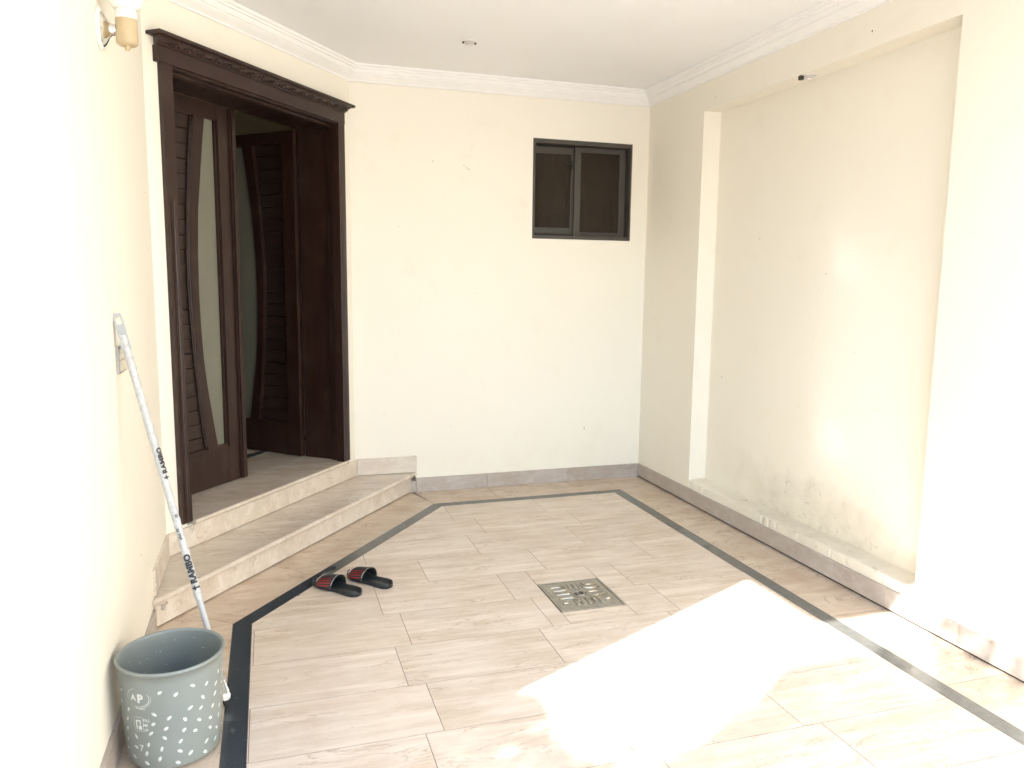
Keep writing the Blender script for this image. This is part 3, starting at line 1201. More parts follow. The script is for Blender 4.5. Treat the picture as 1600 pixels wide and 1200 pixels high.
bm = bmesh.new()
frame(bm, WX0 + 0.001, WX1 - 0.001, WZ0 + 0.001, WZ1 - 0.001, yo, yi, 0.016, 0.014, 0.024, 0.030)
frame(bm, WX0 + 0.0175, WX1 - 0.0155, WZ0 + 0.0255, WZ1 - 0.0315, YB + 0.112, yi, 0.014, 0.014, 0.008, 0.012)
obj('outer_frame', bm, 'bronze_aluminium', wd)
xm = 2.162
# right sash, in front
bm = bmesh.new()
frame(bm, xm - 0.012, WX1 - 0.020, WZ0 + 0.0255, WZ1 - 0.034, YB + 0.062, YB + 0.086, 0.048, 0.050, 0.034, 0.034)
rs = obj('sash', bm, 'bronze_aluminium', wd)
bm = bmesh.new()
box(bm, xm + 0.034, WX1 - 0.068, YB + 0.072, YB + 0.077, WZ0 + 0.057, WZ1 - 0.066)
obj('pane', bm, 'tinted_glass', rs)
# left sash, in the rear track, standing a little proud of the sill
bm = bmesh.new()
frame(bm, WX0 + 0.019, xm + 0.02, WZ0 + 0.040, WZ1 - 0.040, YB + 0.090, YB + 0.108, 0.026, 0.050, 0.046, 0.044)
ls = obj('sash', bm, 'bronze_aluminium', wd)
bm = bmesh.new()
box(bm, WX0 + 0.043, xm - 0.028, YB + 0.098, YB + 0.102, WZ0 + 0.084, WZ1 - 0.082)
obj('pane', bm, 'tinted_glass', ls)
bm = bmesh.new()
box(bm, WX0 + 0.0175, xm - 0.0125, YB + 0.088, YB + 0.100, WZ0 + 0.0262, WZ0 + 0.0392)
obj('track', bm, 'rubber_seal', wd)
bm = bmesh.new()
box(bm, xm - 0.030, xm - 0.018, YB + 0.074, YB + 0.089, WZ0 + 0.505, WZ0 + 0.560, 0.002)
box(bm, xm - 0.070, xm - 0.0305, YB + 0.076, YB + 0.084, WZ0 + 0.535, WZ0 + 0.545, 0.002)
obj('latch', bm, 'rubber_seal', ls)
bm = bmesh.new()
for k in range(13):
    x = WX0 + 0.05 + k * 0.056
    tube(bm, [(x, YB + 0.16, WZ0 + 0.01), (x, YB + 0.16, WZ1 - 0.01)], 0.004, 6)
for k in range(10):
    z = WZ0 + 0.05 + k * 0.066
    tube(bm, [(WX0 + 0.005, YB + 0.168, z), (WX1 - 0.005, YB + 0.168, z)], 0.0035, 6)
obj('grille', bm, 'bronze_aluminium', wd)
# cloth hung inside the window
bm = bmesh.new()
NX, NZ = 90, 8
grid = []
for i in range(NX + 1):
    x = 1.55 + 1.35 * i / NX
    row_ = []
    for k in range(NZ + 1):
        z = 1.5 + 1.2 * k / NZ
        y = YB + 0.42 + 0.028 * math.sin(x * 44 + 1.4 * math.sin(x * 9)) + 0.01 * math.sin(x * 17 + z * 3)
        row_.append(bm.verts.new((x, y, z)))
    grid.append(row_)
for i in range(NX):
    for k in range(NZ):
        bm.faces.new((grid[i][k], grid[i + 1][k], grid[i + 1][k + 1], grid[i][k + 1]))
bmesh.ops.solidify(bm, geom=list(bm.faces), thickness=0.004)
tag(obj('curtain', bm, 'curtain_cloth', smooth=True), 'dark brown curtain hanging behind the small window', 'curtain')

# ------------------------------------------------------------------ recessed lights
def downlight(loc, label, box_side=False):
    t = thing('recessed_light', label, 'ceiling light', loc, 0, 'small recessed spotlights')
    x, y, z = loc
    bm = bmesh.new()
    lathe(bm, [(0.0, z + 0.003), (0.040, z + 0.003), (0.041, z - 0.001), (0.039, z - 0.004), (0.033, z - 0.0055), (0.030, z - 0.004), (0.0295, z + 0.001)], 32, (x, y, 0))
    obj('trim_ring', bm, 'fixture_white', t, smooth=True)
    bm = bmesh.new()
    lathe(bm, [(0.029, z + 0.0005), (0.028, z - 0.010), (0.022, z - 0.014), (0.021, z - 0.011)], 32, (x, y, 0))
    lathe(bm, [(0.0205, z - 0.011), (0.020, z - 0.019), (0.014, z - 0.023), (0.0, z - 0.024)], 32, (x, y, 0))
    obj('lamp_head', bm, 'fixture_white', t, smooth=True)
    bm = bmesh.new()
    lathe(bm, [(0.0288, z - 0.0062), (0.0300, z - 0.0078), (0.0284, z - 0.0094)], 32, (x, y, 0))
    lathe(bm, [(0.0206, z - 0.0146), (0.0215, z - 0.016), (0.0203, z - 0.0175)], 32, (x, y, 0))
    obj('painted_shadow', bm, 'switch_frame', t)  # solid grey bands, coloured to stand in for shadow between the rings
    bm = bmesh.new()
    if box_side:
        box(bm, x - 0.046, x - 0.026, y + 0.012, y + 0.036, z - 0.0225, z - 0.0005, 0.003)
        obj('spring_clip', bm, 'fixture_dark', t)
    else:
        for sgn in (-1, 1):
            bm = bmesh.new()
            box(bm, x + sgn * 0.036 - 0.005, x + sgn * 0.036 + 0.005, y - 0.006, y + 0.006, z - 0.013, z - 0.0035, 0.002)
            obj('spring_clip', bm, 'fixture_dark', t)
    return t


downlight((1.152, 4.535, ZC), 'small round recessed spotlight in the white ceiling')
downlight((2.752, 3.585, ZN1), 'small round spotlight hanging loose at the top of the wall recess', True)

# ------------------------------------------------------------------ wall lamp
lp = thing('wall_lamp', 'cream wall lamp with a white shade high on the left wall', 'wall lamp', (XL, 2.95, 2.285))
ly, lz = 2.945, 2.296
bm = bmesh.new()
lathe(bm, [(0.0, XL + 0.0005), (0.066, XL + 0.0005), (0.067, XL + 0.006), (0.062, XL + 0.010), (0.055, XL + 0.012)], 40, (0, ly, lz), 'X')
obj('wall_plate', bm, 'white_plastic', lp, smooth=True)
bm = bmesh.new()
lathe(bm, [(0.056, XL + 0.011), (0.050, XL + 0.018), (0.036, XL + 0.026), (0.024, XL + 0.032), (0.019, XL + 0.040), (0.018, XL + 0.052)], 40, (0, ly, lz), 'X')
obj('bell', bm, 'lamp_chrome', lp, smooth=True)
xc = XL + 0.083
bm = bmesh.new()
lathe(bm, [(0.0, lz - 0.046), (0.026, lz - 0.046), (0.033, lz - 0.040), (0.034, lz - 0.030), (0.0325, lz + 0.035), (0.0325, lz + 0.042)], 36, (xc, ly, 0))
obj('lamp_body', bm, 'lamp_cream', lp, smooth=True)
bm = bmesh.new()
lathe(bm, [(0.0, lz - 0.062), (0.007, lz - 0.060), (0.009, lz - 0.053), (0.007, lz - 0.0465), (0.012, lz - 0.045)], 20, (xc, ly, 0))
obj('finial', bm, 'lamp_cream', lp, smooth=True)
bm = bmesh.new()
lathe(bm, [(0.0333, lz + 0.036), (0.0345, lz + 0.040), (0.0335, lz + 0.046), (0.0335, lz + 0.060), (0.030, lz + 0.066)], 36, (xc, ly, 0))
obj('collar', bm, 'white_plastic', lp, smooth=True)
bm = bmesh.new()
lathe(bm, [(0.028, lz + 0.066), (0.040, lz + 0.070), (0.050, lz + 0.082), (0.056, lz + 0.105), (0.060, lz + 0.150), (0.075, lz + 0.185), (0.073, lz + 0.185), (0.058, lz + 0.150), (0.053, lz + 0.105), (0.046, lz + 0.085), (0.036, lz + 0.074)], 36, (xc, ly, 0))
obj('glass_shade', bm, 'white_plastic', lp, smooth=True)

# ------------------------------------------------------------------ light switch
sw = thing('light_switch', 'cream two-gang light switch in a grey frame behind the mop handle', 'switch', (XL, 2.985, 1.21))
bm = bmesh.new()
box(bm, XL - 0.001, XL + 0.010, 2.913, 3.058, 1.163, 1.258, 0.003)
obj('frame', bm, 'switch_frame', sw)
for z0, z1 in ((1.171, 1.209), (1.212, 1.250)):
    bm = bmesh.new()
    prism(bm, [(XL + 0.0095, 2.922), (XL + 0.0135, 2.922), (XL + 0.0165, 3.049), (XL + 0.0095, 3.049)], z0, z1)
    bmesh.ops.bevel(bm, geom=list(bm.edges), offset=0.0015, segments=2, affect='EDGES')
    obj('rocker', bm, 'switch_cream', sw)

# ------------------------------------------------------------------ bucket
BX, BY, BH, BR, Br = -0.322, 2.530, 0.328, 0.160, 0.139
bk_ = thing('plastic_bucket', 'grey-green plastic bucket with white printed beans beside the left wall', 'bucket', (BX, BY, 0))


def brad(z):
    return Br + (BR - 0.004 - Br) * (z / BH)


bm = bmesh.new()
pf = [(0.0, 0.004), (Br - 0.014, 0.004), (Br - 0.004, 0.0085), (Br, 0.018)]
pf += [(brad(z), z) for z in (0.06, 0.12, 0.18, 0.24, 0.29, 0.318)]
pf += [(BR - 0.001, 0.3185), (BR + 0.001, 0.322), (BR, 0.327), (BR - 0.004, 0.3295), (BR - 0.009, 0.327), (BR - 0.0105, 0.32)]
pf += [(brad(z) - 0.006, z) for z in (0.29, 0.2, 0.12, 0.06, 0.024)] + [(Br - 0.016, 0.014), (0.0, 0.013)]
lathe(bm, pf, 72, (BX, BY, 0))
bmesh.ops.remove_doubles(bm, verts=bm.verts, dist=1e-6)
body = obj('body', bm, 'bucket_plastic', bk_, smooth=True)
bm = bmesh.new()
lathe(bm, [(Br - 0.030, 0.0005), (Br - 0.018, 0.0005), (Br - 0.016, 0.0042), (Br - 0.030, 0.0042)], 48, (BX, BY, 0))
obj('foot_ring', bm, 'bucket_plastic', bk_)
FC = Vector((-BX, -BY, 0)).normalized()
FR = Vector((-FC.y, FC.x, 0))


def on_bucket(th, z, lift=0.0006):
    r = brad(z) + lift
    d = FC * math.cos(th) + FR * math.sin(th)
    return Vector((BX + d.x * r, BY + d.y * r, z))


def wrap_bucket(bm, th0, z0, rot=0.0):
    c, s = math.cos(rot), math.sin(rot)
    for v in bm.verts:
        x, y = v.co.x * c - v.co.y * s, v.co.x * s + v.co.y * c
        v.co = on_bucket(th0 + x / brad(z0), z0 + y)


TH = math.radians(-41)
pr_ = bmesh.new()
free = []
for i in range(20):
    for k in range(9):
        th = math.radians(i * 360 / 20 + k * 3.2) - math.pi
        z = 0.030 + k * 0.034 + (0.017 if i % 2 else 0.0)
        if z > 0.285 or RND.random() < 0.07:
            continue
        d_ = (th - TH) * brad(z)
        if abs(d_) < 0.034 and 0.205 < z < 0.285:
            continue
        if -0.024 < d_ < 0.036 and 0.125 < z < 0.19:
            continue
        if abs(d_) < 0.016 and 0.055 < z < 0.10:
            continue
        t = bmesh.new()
        rx, ry = 0.0088 * RND.uniform(0.85, 1.1), 0.0046 * RND.uniform(0.85, 1.1)
        c = t.verts.new((0, 0, 0))
        ring = [t.verts.new((rx * math.cos(a * math.pi / 7), ry * math.sin(a * math.pi / 7), 0)) for a in range(14)]
        for a in range(14):
            if a in (6,):
                continue
            t.faces.new((c, ring[a], ring[(a + 1) % 14]))
        wrap_bucket(t, th + RND.uniform(-0.03, 0.03), z + RND.uniform(-0.003, 0.003), RND.choice((-0.9, -0.6, 0.7, 1.0, 0.9)) + RND.uniform(-0.3, 0.3))
        merge(pr_, t)
obj('printed_beans', pr_, 'white_print', body)['kind'] = 'stuff'
lg = bmesh.new()
for txt, size, dth, z, bold in (('A', 0.026, -0.088, 0.247, 0.0012), ('P', 0.038, 0.070, 0.245, 0.0016), ('Product', 0.0095, 0.06, 0.214, 0.0001),
                                ('FILL', 0.0135, 0.17, 0.176, 0.0002), ('ME', 0.0135, 0.145, 0.160, 0.0002), ('UP', 0.0135, 0.145, 0.144, 0.0002), ('7', 0.030, 0.0, 0.080, 0.0004)):
    t = text_mesh(txt, size, bold)
    wrap_bucket(t, TH + dth, z)
    obj('printed_lettering', t, 'white_print', body)


def ring_print(pts, wdt):
    t = bmesh.new()
    n = len(pts)
    L, R = [], []
    for i, (x, y) in enumerate(pts):
        a, b = pts[max(0, i - 1)], pts[min(n - 1, i + 1)]
        dx, dy = b[0] - a[0], b[1] - a[1]
        m = math.hypot(dx, dy) or 1
        w = wdt * (0.35 + 0.65 * math.sin(math.pi * i / (n - 1)))
        L.append(t.verts.new((x - dy / m * w, y + dx / m * w, 0)))
        R.append(t.verts.new((x + dy / m * w, y - dx / m * w, 0)))
    for i in range(n - 1):
        t.faces.new((L[i], L[i + 1], R[i + 1], R[i]))
    return t


arc = lambda rx, ry, a0, a1, n=24: [(rx * math.cos(math.radians(a0 + (a1 - a0) * i / n)), ry * math.sin(math.radians(a0 + (a1 - a0) * i / n))) for i in range(n + 1)]
for pts, wdt in ((arc(0.036, 0.030, 95, 200), 0.0008), (arc(0.040, 0.028, 250, 395), 0.0010), (arc(0.045, 0.033, 260, 380), 0.0006)):
    t = ring_print(pts, wdt)
    wrap_bucket(t, TH, 0.247)
    obj('printed_arc', t, 'white_print', body)
# the pictogram: a frame with a tap filling a bucket
sq = lambda x0, x1, y0, y1: [[(x0, y0), (x1, y0)], [(x1, y0), (x1, y1)], [(x1, y1), (x0, y1)], [(x0, y1), (x0, y0)]]
for seg in sq(-0.018, 0.014, 0.138, 0.184):
    (ax, ay), (bx_, by_) = seg
    t = ring_print([(ax + (bx_ - ax) * i / 6, ay + (by_ - ay) * i / 6 - 0.16) for i in range(7)], 0.0006)
    wrap_bucket(t, TH, 0.16)
    merge(lg, t)
for x0, x1, y0, y1 in ((-0.012, -0.007, 0.144, 0.174), (-0.007, 0.006, 0.170, 0.175), (0.002, 0.006, 0.160, 0.170), (-0.003, 0.009, 0.143, 0.157)):
    t = bmesh.new()
    vs_ = [t.verts.new((x, y - 0.16, 0)) for x, y in ((x0, y0), (x1, y0), (x1, y1), (x0, y1))]
    t.faces.new(vs_)
    wrap_bucket(t, TH, 0.16)
    merge(lg, t)
obj('printed_pictogram', lg, 'white_print', body)
# dried splashes inside
bm = bmesh.new()
for k in range(26):
    th = math.pi + RND.uniform(-1.3, 1.2)
    z = RND.uniform(0.17, 0.305)
    t = bmesh.new()
    r = RND.uniform(0.0008, 0.0022)
    c = t.verts.new((0, 0, 0))
    rg = [t.verts.new((r * math.cos(a) * RND.uniform(0.6, 1.3), r * math.sin(a) * RND.uniform(0.6, 1.3), 0)) for a in [i * math.pi / 4 for i in range(8)]]
    for a in range(8):
        t.faces.new((c, rg[a], rg[(a + 1) % 8]))
    for v in t.verts:
        x, y = v.co.x, v.co.y
        v.co = on_bucket(th + x / brad(z), z + y, -0.0066)
    merge(bm, t)
obj('splash_marks', bm, 'white_print', body)['kind'] = 'stuff'

# ------------------------------------------------------------------ floor wiper leaning on the wall
P1 = Vector((-0.487, 2.912, 1.370))
P0 = Vector((-0.182, 2.757, 0.055))
mp = thing('floor_wiper', 'long-handled floor wiper with wrapped white pole leaning behind the bucket', 'mop', (P0.x, P0.y, 0))
dv = (P1 - P0).normalized()
Lp = (P1 - P0).length


def on_line(t):
    return P0 + dv * (t * Lp)


bm = bmesh.new()
tube(bm, [on_line(t) for t in (0.02, 0.2, 0.5, 0.9)], 0.0105, 16)
obj('pole', bm, 'pole_steel', mp, smooth=True)
# crinkled clear-white wrapping over the pole
bm = bmesh.new()
sd = dv.cross(Vector((0, 1, 0))).normalized()
sd2 = dv.cross(sd)
NW, NS = 150, 18
prev = None
t0, t1 = 0.248, 0.945
for i in range(NW + 1):
    t = t0 + (t1 - t0) * i / NW
    c = on_line(t)
    ring = []
    for k in range(NS):
        a = 2 * math.pi * k / NS
        r = 0.0128 + 0.0020 * noise.noise((t * 60, math.cos(a) * 1.2, math.sin(a) * 1.2)) + 0.0009 * noise.noise((t * 170, math.cos(a) * 2.5, math.sin(a) * 2.5))
        ring.append(bm.verts.new(c + (sd * math.cos(a) + sd2 * math.sin(a)) * r))
    if prev:
        for k in range(NS):
            j = (k + 1) % NS
            bm.faces.new((prev[k], prev[j], ring[j], ring[k]))
    prev = ring
obj('wrapping', bm, 'pole_wrap', mp, smooth=True)
# flat grip with a hanging hole
bm = bmesh.new()
gx, gy = sd, sd2
outl = []
Lg = 0.125
W0, W1 = 0.0135, 0.0150
loop = [(-W0, 0), (-W1, 0.06), (-W1, Lg - 0.012), (-W1 + 0.010, Lg), (W1 - 0.010, Lg), (W1, Lg - 0.012), (W1, 0.06), (W0, 0)]
hole = [(-0.008, 0.088), (-0.008, 0.112), (-0.004, 0.117), (0.004, 0.117), (0.008, 0.112), (0.008, 0.088)]
base = on_line(1.0) - dv * Lg
camdir = (Vector((0, 0, 1.5)) - base).normalized()
gx = dv.cross(camdir).normalized()
gy = gx.cross(dv)
fl_ = []
quads = [((-W1, 0.0), (W1, 0.0), (W1, 0.088), (-W1, 0.088)), ((-W1, 0.088), (-0.008, 0.088), (-0.008, 0.114), (-W1, 0.114)),
         ((0.008, 0.088), (W1, 0.088), (W1, 0.114), (0.008, 0.114)), ((-W1, 0.114), (W1, 0.114), (W1 - 0.005, Lg), (-W1 + 0.005, Lg))]
for q in quads:
    A = [bm.verts.new(base + gx * x + dv * y + gy * 0.008) for x, y in q]
    B = [bm.verts.new(base + gx * x + dv * y - gy * 0.008) for x, y in q]
    bm.faces.new(A)
    bm.faces.new(B[::-1])
    for i in range(4):
        j = (i + 1) % 4
        bm.faces.new((A[i], B[i], B[j], A[j]))
bmesh.ops.remove_doubles(bm, verts=bm.verts, dist=1e-5)
obj('grip', bm, 'grip_plastic', mp)
# lettering printed up the wrapping


def pole_text(txt, size, tpos, bold, roll):
    t = text_mesh(txt, size, bold)
    c, s = math.cos(roll), math.sin(roll)
    ax = gy * c + gx * s                    # the side that faces the viewer
    side = -(gx * c - gy * s)
    R = 0.0156
    for v in t.verts:
        a = v.co.y / R
        v.co = on_line(tpos) + dv * v.co.x + (ax * math.cos(a) + side * math.sin(a)) * R
    obj('lettering', t, 'black_print', mp)


pole_text('\u2020 RAMBO', 0.031, 0.322, 0.0018, 0.0)
pole_text('plus 70', 0.014, 0.425, 0.0004, -0.25)
pole_text('00', 0.013, 0.472, 0.0002, 0.25)
pole_text('\u2020 RAMBO', 0.027, 0.610, 0.0013, 0.75)
# head: wire fork, white holder and rubber blade lying behind the bucket
hd = Vector((-0.35, 0.94, 0)).normalized()
hc = Vector((-0.205, 2.80, 0.0))
e0, e1 = hc - hd * 0.085, hc + hd * 0.17
bm = bmesh.new()
tube(bm, [P0 + dv * 0.05, P0 + Vector((0.01, -0.02, 0.0)), e0 + Vector((0.006, 0, 0.035))], 0.0045, 8)
tube(bm, [P0 + dv * 0.05, P0 + Vector((-0.02, 0.04, -0.005)), e1 + Vector((0, 0, 0.035))], 0.0045, 8)
obj('wire_fork', bm, 'white_plastic', mp, smooth=True)
bm = bmesh.new()
nrm = Vector((hd.y, -hd.x, 0))
for a, b in ((e0, e1),):
    vs2 = []
    for p in (a, b):
        for dn, z in ((-0.012, 0.026), (0.012, 0.026), (0.016, 0.050), (-0.016, 0.050)):
            vs2.append(bm.verts.new(p + nrm * dn + Vector((0, 0, z))))
    bm.faces.new(vs2[0:4])
    bm.faces.new(vs2[4:8][::-1])
    for i in range(4):
        j = (i + 1) % 4
        bm.faces.new((vs2[i], vs2[j], vs2[4 + j], vs2[4 + i]))
bmesh.ops.bevel(bm, geom=list(bm.edges), offset=0.004, segments=2, affect='EDGES')
obj('blade_holder', bm, 'white_plastic', mp)
bm = bmesh.new()
vs2 = []
for p in (e0 + hd * 0.006, e1 - hd * 0.006):
    for dn, z in ((-0.004, 0.0012), (0.004, 0.0012), (0.005, 0.030), (-0.005, 0.030)):
        vs2.append(bm.verts.new(p + nrm * dn + Vector((0, 0, z))))
bm.faces.new(vs2[0:4])
bm.faces.new(vs2[4:8][::-1])
for i in range(4):
    j = (i + 1) % 4
    bm.faces.new((vs2[i], vs2[j], vs2[4 + j], vs2[4 + i]))
obj('rubber_blade', bm, 'rubber_seal', mp)

# ------------------------------------------------------------------ slippers
def slipper(loc, rz, label, mirror):
    t = thing('slipper', label, 'slipper', loc, rz, 'pair of black slide slippers')
    m = -1.0 if mirror else 1.0
    # outline: y along the foot, heel at -0.14, toe at +0.145
    ctr = [(-0.140, 0.000, 0.012), (-0.134, 0.000, 0.025), (-0.118, 0.0, 0.036), (-0.09, 0.001, 0.041), (-0.04, 0.003, 0.039), (0.0, 0.005, 0.039), (0.04, 0.006, 0.045),
           (0.08, 0.004, 0.049), (0.108, 0.001, 0.046), (0.128, -0.003, 0.037), (0.140, -0.006, 0.024), (0.146, -0.008, 0.009)]
    bm = bmesh.new()
    rows_ = []
    for y, cx_, hw in ctr:
        zt = 0.021 + 0.007 * max(0, -y) / 0.14 + 0.010 * max(0, (y - 0.09) / 0.056) ** 1.5
        cx_ *= m
        prof_ = [(-1.0, 0.45), (-1.03, 0.8), (-0.96, 1.0), (-0.86, 1.0), (-0.5, 0.72), (0, 0.62), (0.5, 0.72), (0.86, 1.0), (0.96, 1.0), (1.03, 0.8), (1.0, 0.45), (0.9, 0.03), (-0.9, 0.03)]
        rows_.append([bm.verts.new((cx_ + hw * a, y, zt * b + (0.004 * max(0, (y - 0.09) / 0.05) if b < 0.1 else 0))) for a, b in prof_])
    n = len(rows_[0])
    for a, b in zip(rows_, rows_[1:]):
        for i in range(n):
            j = (i + 1) % n
            bm.faces.new((a[i], a[j], b[j], b[i]))
    bm.faces.new(rows_[0])
    bm.faces.new(rows_[-1][::-1])
    obj('sole', bm, 'slipper_foam', t, smooth=True, local=True)

    # arched strap over the forefoot
    def arch(u, v, lift=0.0):
        """u -1..1 across, v 0..1 from the ankle edge to the toe edge"""
        y = 0.000 + v * 0.098 + 0.016 * (1 - u * u) * (1 - v * 2) * -0.3
        hw = 0.049 + 0.005 * v - 0.004 * (v > 0.9)
        hgt = 0.070 - 0.024 * v
        a = (u + 1) / 2 * math.pi
        x = -math.cos(a) * (hw + lift)
        z = 0.012 + math.sin(a) ** 0.8 * (hgt - 0.012 + lift)
        return Vector((x + 0.005 * m, y, z))

    bm = bmesh.new()
    NU, NV = 22, 6
    G = [[[bm.verts.new(arch(-1 + 2 * i / NU, k / NV, l)) for k in range(NV + 1)] for i in range(NU + 1)] for l in (0.0, 0.0045)]
    for l in (0, 1):
        for i in range(NU):
            for k in range(NV):
                bm.faces.new((G[l][i][k], G[l][i + 1][k], G[l][i + 1][k + 1], G[l][i][k + 1]))
    for i in range(NU):
        for k in (0, NV):
            bm.faces.new((G[0][i][k], G[0][i + 1][k], G[1][i + 1][k], G[1][i][k]))
    for k in range(NV):
        for i in (0, NU):
            bm.faces.new((G[0][i][k], G[0][i][k + 1], G[1][i][k + 1], G[1][i][k]))
    strap = obj('strap', bm, 'slipper_foam', t, smooth=True, local=True)

    def patch(name, mat, u0, u1, v0, v1, skew=0.0):
        bm = bmesh.new()
        K = 8
        A = [bm.verts.new(arch(u0 + (u1 - u0) * i / K, max(0, min(1, v0 + skew * i / K)), 0.0052)) for i in range(K + 1)]
        B = [bm.verts.new(arch(u0 + (u1 - u0) * i / K, max(0, min(1, v1 + skew * i / K)), 0.0052)) for i in range(K + 1)]
        for i in range(K):
            bm.faces.new((A[i], A[i + 1], B[i + 1], B[i]))
        obj(name, bm, mat, strap, local=True)

    for sg in (-1, 1):
        for k in range(4):                 # stripes run from the ankle edge to the toe edge, fanning out
            bm = bmesh.new()
            K = 8
            A, B = [], []
            for i in range(K + 1):
                v = 0.10 + 0.82 * i / K
                uc = sg * (0.36 + k * 0.155 + 0.07 * v)
                A.append(bm.verts.new(arch(uc - 0.024, v, 0.0054)))
                B.append(bm.verts.new(arch(uc + 0.024, v, 0.0054)))
            for i in range(K):
                bm.faces.new((A[i], A[i + 1], B[i + 1], B[i]))
            obj('red_stripe', bm, 'slipper_red', strap, local=True)
    patch('white_edge', 'slipper_white', -0.62, 0.62, 0.945, 0.995)
    patch('white_edge', 'slipper_white', -0.80, 0.80, 0.0, 0.022)
    return t


def face_rot(dx, dy):
    return math.atan2(dy, dx) - math.pi / 2


slipper((0.285, 3.672, 0.0008), face_rot(-0.66, 0.75), 'black rubber slide slipper with red stripes nearer the bucket, its toe on the dark border', False)
slipper((0.448, 3.735, 0.0008), face_rot(-0.60, 0.80), 'black rubber slide slipper with red stripes nearer the drain cover', True)

# ------------------------------------------------------------------ drain cover
x0, x1, y0, y1 = DR
dcv = thing('drain_cover', 'square embossed steel drain cover set in the marble floor', 'drain cover', ((x0 + x1) / 2, (y0 + y1) / 2, 0))
bm = bmesh.new()
box(bm, x0 + 0.003, x0 + 0.013, y0 + 0.001, y1 - 0.001, -0.010, 0.0055, 0.001)
box(bm, x1 - 0.013, x1 - 0.003, y0 + 0.001, y1 - 0.001, -0.010, 0.0055, 0.001)
box(bm, x0 + 0.0135, x1 - 0.0135, y0 + 0.001, y0 + 0.009, -0.010, 0.0030, 0.001)
box(bm, x0 + 0.0135, x1 - 0.0135, y1 - 0.009, y1 - 0.001, -0.010, 0.0030, 0.001)
obj('rim', bm, 'drain_steel', dcv)
cx_, cy_ = (x0 + x1) / 2, (y0 + y1) / 2
bm = bmesh.new()
box(bm, x0 + 0.0165, x1 - 0.0165, y0 + 0.0145, y1 - 0.0145, -0.008, 0.0035, 0.001)
obj('plate', bm, 'drain_steel', dcv)


def rib(pts, r=0.0055, name='rib', mat='drain_glint'):
    bm = bmesh.new()
    tube(bm, [(cx_ + a, cy_ + b, 0.0035) for a, b in pts], r, 8)
    for v in bm.verts:
        v.co.z = 0.0030 + max(0.0, v.co.z - 0.0030) * 1.1
    obj(name, bm, mat, dcv, smooth=True)


for sg in (-1, 1):
    for k, (b, l0, l1, hook) in enumerate(((0.098, 0.065, 0.120, 0), (0.056, 0.050, 0.120, 1), (0.012, 0.046, 0.122, 0), (-0.034, 0.050, 0.122, -1), (-0.086, 0.092, 0.122, 0))):
        pts = [(sg * l1, b), (sg * (l0 + 0.012), b)]
        if hook:
            pts += [(sg * l0, b + hook * 0.006), (sg * (l0 - 0.010), b + hook * 0.022), (sg * (l0 - 0.012), b + hook * 0.050)]
        else:
            pts += [(sg * l0, b)]
        rib(pts)
for k in range(-2, 3):
    rib([(k * 0.026, 0.055 + abs(k) * 0.006), (k * 0.026, 0.122)], 0.005, mat='drain_steel')
    rib([(k * 0.030, -0.052 - abs(k) * 0.006), (k * 0.030, -0.110), (k * 0.030 + 0.006, -0.122)], 0.005, mat='drain_steel')
bm = bmesh.new()
lathe(bm, [(0.036, 0.0036), (0.038, 0.0068), (0.033, 0.0075), (0.030, 0.0037)], 32, (0, 0, 0))
bm.transform(Matrix.Translation((cx_, cy_, 0)) @ Matrix.Diagonal((1.0, 0.85, 1.0, 1.0)))
obj('handle_ring', bm, 'drain_steel', dcv, smooth=True)
bm = bmesh.new()
lathe(bm, [(0.0, 0.0042), (0.029, 0.0042), (0.030, 0.0037)], 32, (0, 0, 0))
bm.transform(Matrix.Translation((cx_, cy_, 0)) @ Matrix.Diagonal((1.0, 0.85, 1.0, 1.0)))
obj('handle_well', bm, 'drain_dark', dcv)
bm = bmesh.new()
ov = [(cx_ + 0.017 * math.cos(a * math.pi / 12), cy_ + 0.024 * math.sin(a * math.pi / 12), 0.0075) for a in range(25)]
tube(bm, ov, 0.0032, 8)
obj('handle', bm, 'drain_steel', dcv, smooth=True)

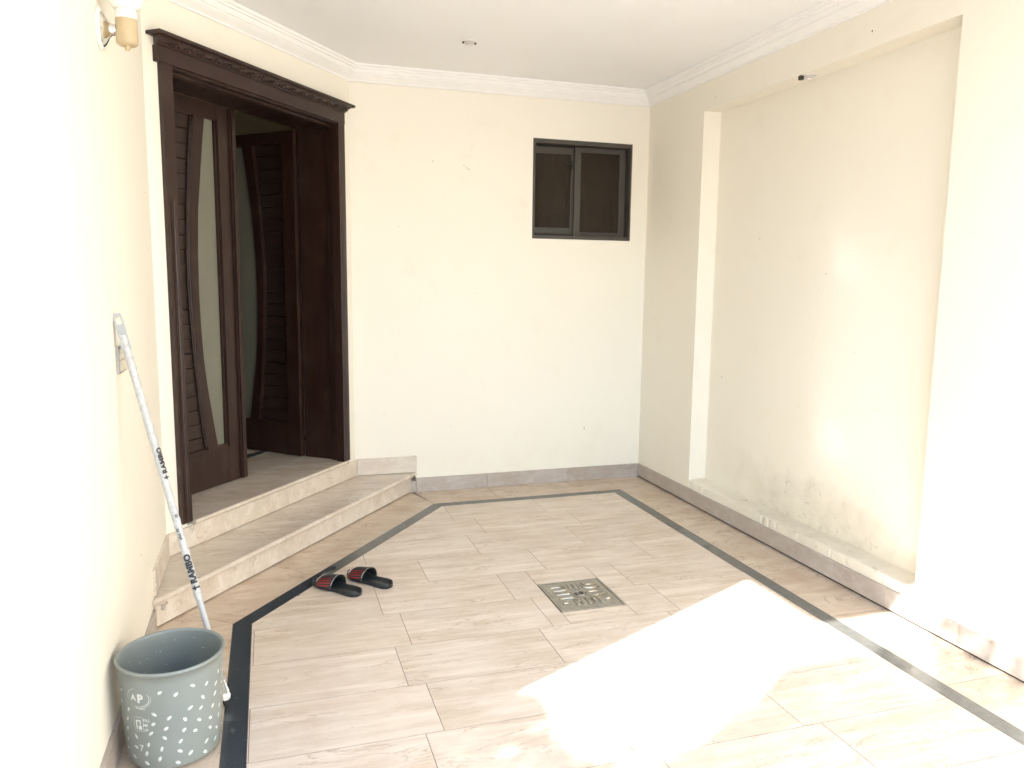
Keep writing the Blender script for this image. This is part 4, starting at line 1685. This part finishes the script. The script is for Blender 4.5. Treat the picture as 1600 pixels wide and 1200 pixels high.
# ------------------------------------------------------------------ the tree whose shade falls across the drive
def tree(base, label, top, spread, nleaf, seed, lowc, keep=None):
    rr = random.Random(seed)
    t = thing('garden_tree', label, 'tree', base)
    bx0, by0, bz0 = base
    bm = bmesh.new()
    tube(bm, [(bx0, by0, bz0), (bx0 + 0.05, by0 - 0.03, 0.9), (bx0 - 0.04, by0 + 0.05, 1.8), (bx0, by0, lowc + 0.6)], [0.13, 0.10, 0.085, 0.06], 12)
    tips = []
    for k in range(9):
        a = k * 2.4
        r = spread * (0.55 + 0.35 * rr.random())
        z = lowc + (top - lowc) * (0.35 + 0.55 * rr.random())
        tip = Vector((bx0 + r * math.cos(a), by0 + r * math.sin(a), z))
        s0 = Vector((bx0, by0, lowc * (0.7 + 0.2 * rr.random())))
        mid = s0.lerp(tip, 0.5) + Vector((0, 0, 0.15))
        tube(bm, [s0, mid, tip], [0.045, 0.028, 0.010], 8)
        tips.append((mid, tip))
    obj('trunk', bm, 'bark', t, smooth=True)
    bm = bmesh.new()
    cen = Vector((bx0, by0, (top + lowc) / 2))
    hz = (top - lowc) / 2
    clumps = []
    while len(clumps) < 60:
        p = Vector((rr.uniform(-1, 1), rr.uniform(-1, 1), rr.uniform(-1, 1)))
        if 0.35 < p.length < 1.0:
            clumps.append(Vector((cen.x + p.x * spread, cen.y + p.y * spread, cen.z + p.z * hz)))
    for i in range(nleaf):
        c = rr.choice(clumps)
        p = c + Vector((rr.gauss(0, 0.17), rr.gauss(0, 0.17), rr.gauss(0, 0.13)))
        if keep and not keep(p):
            continue
        L = rr.uniform(0.05, 0.085)
        d = Vector((rr.gauss(0, 1), rr.gauss(0, 1), rr.gauss(-0.2, 0.7))).normalized()
        e = d.cross(Vector((rr.gauss(0, 1), rr.gauss(0, 1), rr.gauss(0, 1)))).normalized() * (L * 0.28)
        v = [bm.verts.new(q) for q in (p - d * L * 0.5, p + e, p + d * L * 0.5, p - e)]
        bm.faces.new(v)
    obj('crown', bm, 'leaf', t)
    return t


def outline(p):
    """the crowns are clipped back from the light that falls between them and the house"""
    t_ = SUN_H.x * p.x + SUN_H.y * p.y + p.z / SUN_TAN
    c_ = p.y - p.x * SUN_H.y / SUN_H.x
    w = noise.noise((t_ * 3.0, c_ * 3.0, 0.3))
    return t_ < 1.80 + 0.16 * w or c_ < 1.44 + 0.20 * w - max(0.0, t_ - 3.0) * 0.3


tree((-2.80, -0.98, -0.08), 'tall leafy garden tree beside the drive, throwing dappled shade on the marble', 6.1, 1.75, 34000, 3, 1.3, outline)
tree((-3.45, 0.28, -0.08), 'low leafy garden tree close to the house front', 4.6, 1.15, 30000, 5, 1.2, outline)

# ------------------------------------------------------------------ small holes and chips in the paint
def chip_at(parent, p, nrm_, r, ratio=1.0):
    bm = bmesh.new()
    n_ = Vector(nrm_)
    e1_ = n_.cross(Vector((0, 0, 1))).normalized()
    e2_ = Vector((0, 0, 1))
    c = bm.verts.new(Vector(p) + n_ * 0.0012)
    ring = []
    for k in range(9):
        a = 2 * math.pi * k / 9
        rr = r * RND.uniform(0.6, 1.25)
        ring.append(bm.verts.new(Vector(p) + n_ * 0.0006 + e1_ * (rr * math.cos(a)) + e2_ * (rr * ratio * math.sin(a))))
    for k in range(9):
        bm.faces.new((c, ring[k], ring[(k + 1) % 9]))
    obj('paint_chip', bm, 'grout', parent)


for x, z, r, q in ((1.312, 2.269, 0.0032, 1.0), (1.328, 2.252, 0.0040, 0.7), (1.345, 2.243, 0.0035, 1.2), (2.245, 0.398, 0.0020, 9.0), (1.22, 0.46, 0.003, 0.8), (1.17, 2.06, 0.002, 1.0)):
    chip_at(bw, (x, YB, z), (0, -1, 0), r, q)
for y, z, r, q in ((4.42, 2.64, 0.0035, 1.0), (3.10, 2.655, 0.0045, 1.4), (2.62, 2.70, 0.0040, 1.0), (2.33, 2.63, 0.0045, 0.5), (4.92, 1.93, 0.003, 1.0)):
    chip_at(rw, (XR, y, z), (-1, 0, 0), r, q)
chip_at(rw, (XR + DN, 4.40, 0.88), (-1, 0, 0), 0.0022, 4.0)
for y, z, r, q in ((3.80, 1.86, 0.003, 1.5), (3.83, 1.62, 0.003, 1.0), (3.20, 0.42, 0.006, 0.5), (3.35, 0.33, 0.004, 1.0)):
    chip_at(lw, (XL, y, z), (1, 0, 0), r, q)

# dark varnish runs below the left casing
for sv, zz, ln in ((1.556, 0.247, 7.0), (1.543, 0.236, 12.0), (1.532, 0.243, 8.0)):
    chip_at(st, W(sv, 0.0140, zz), AN, 0.0016, ln)
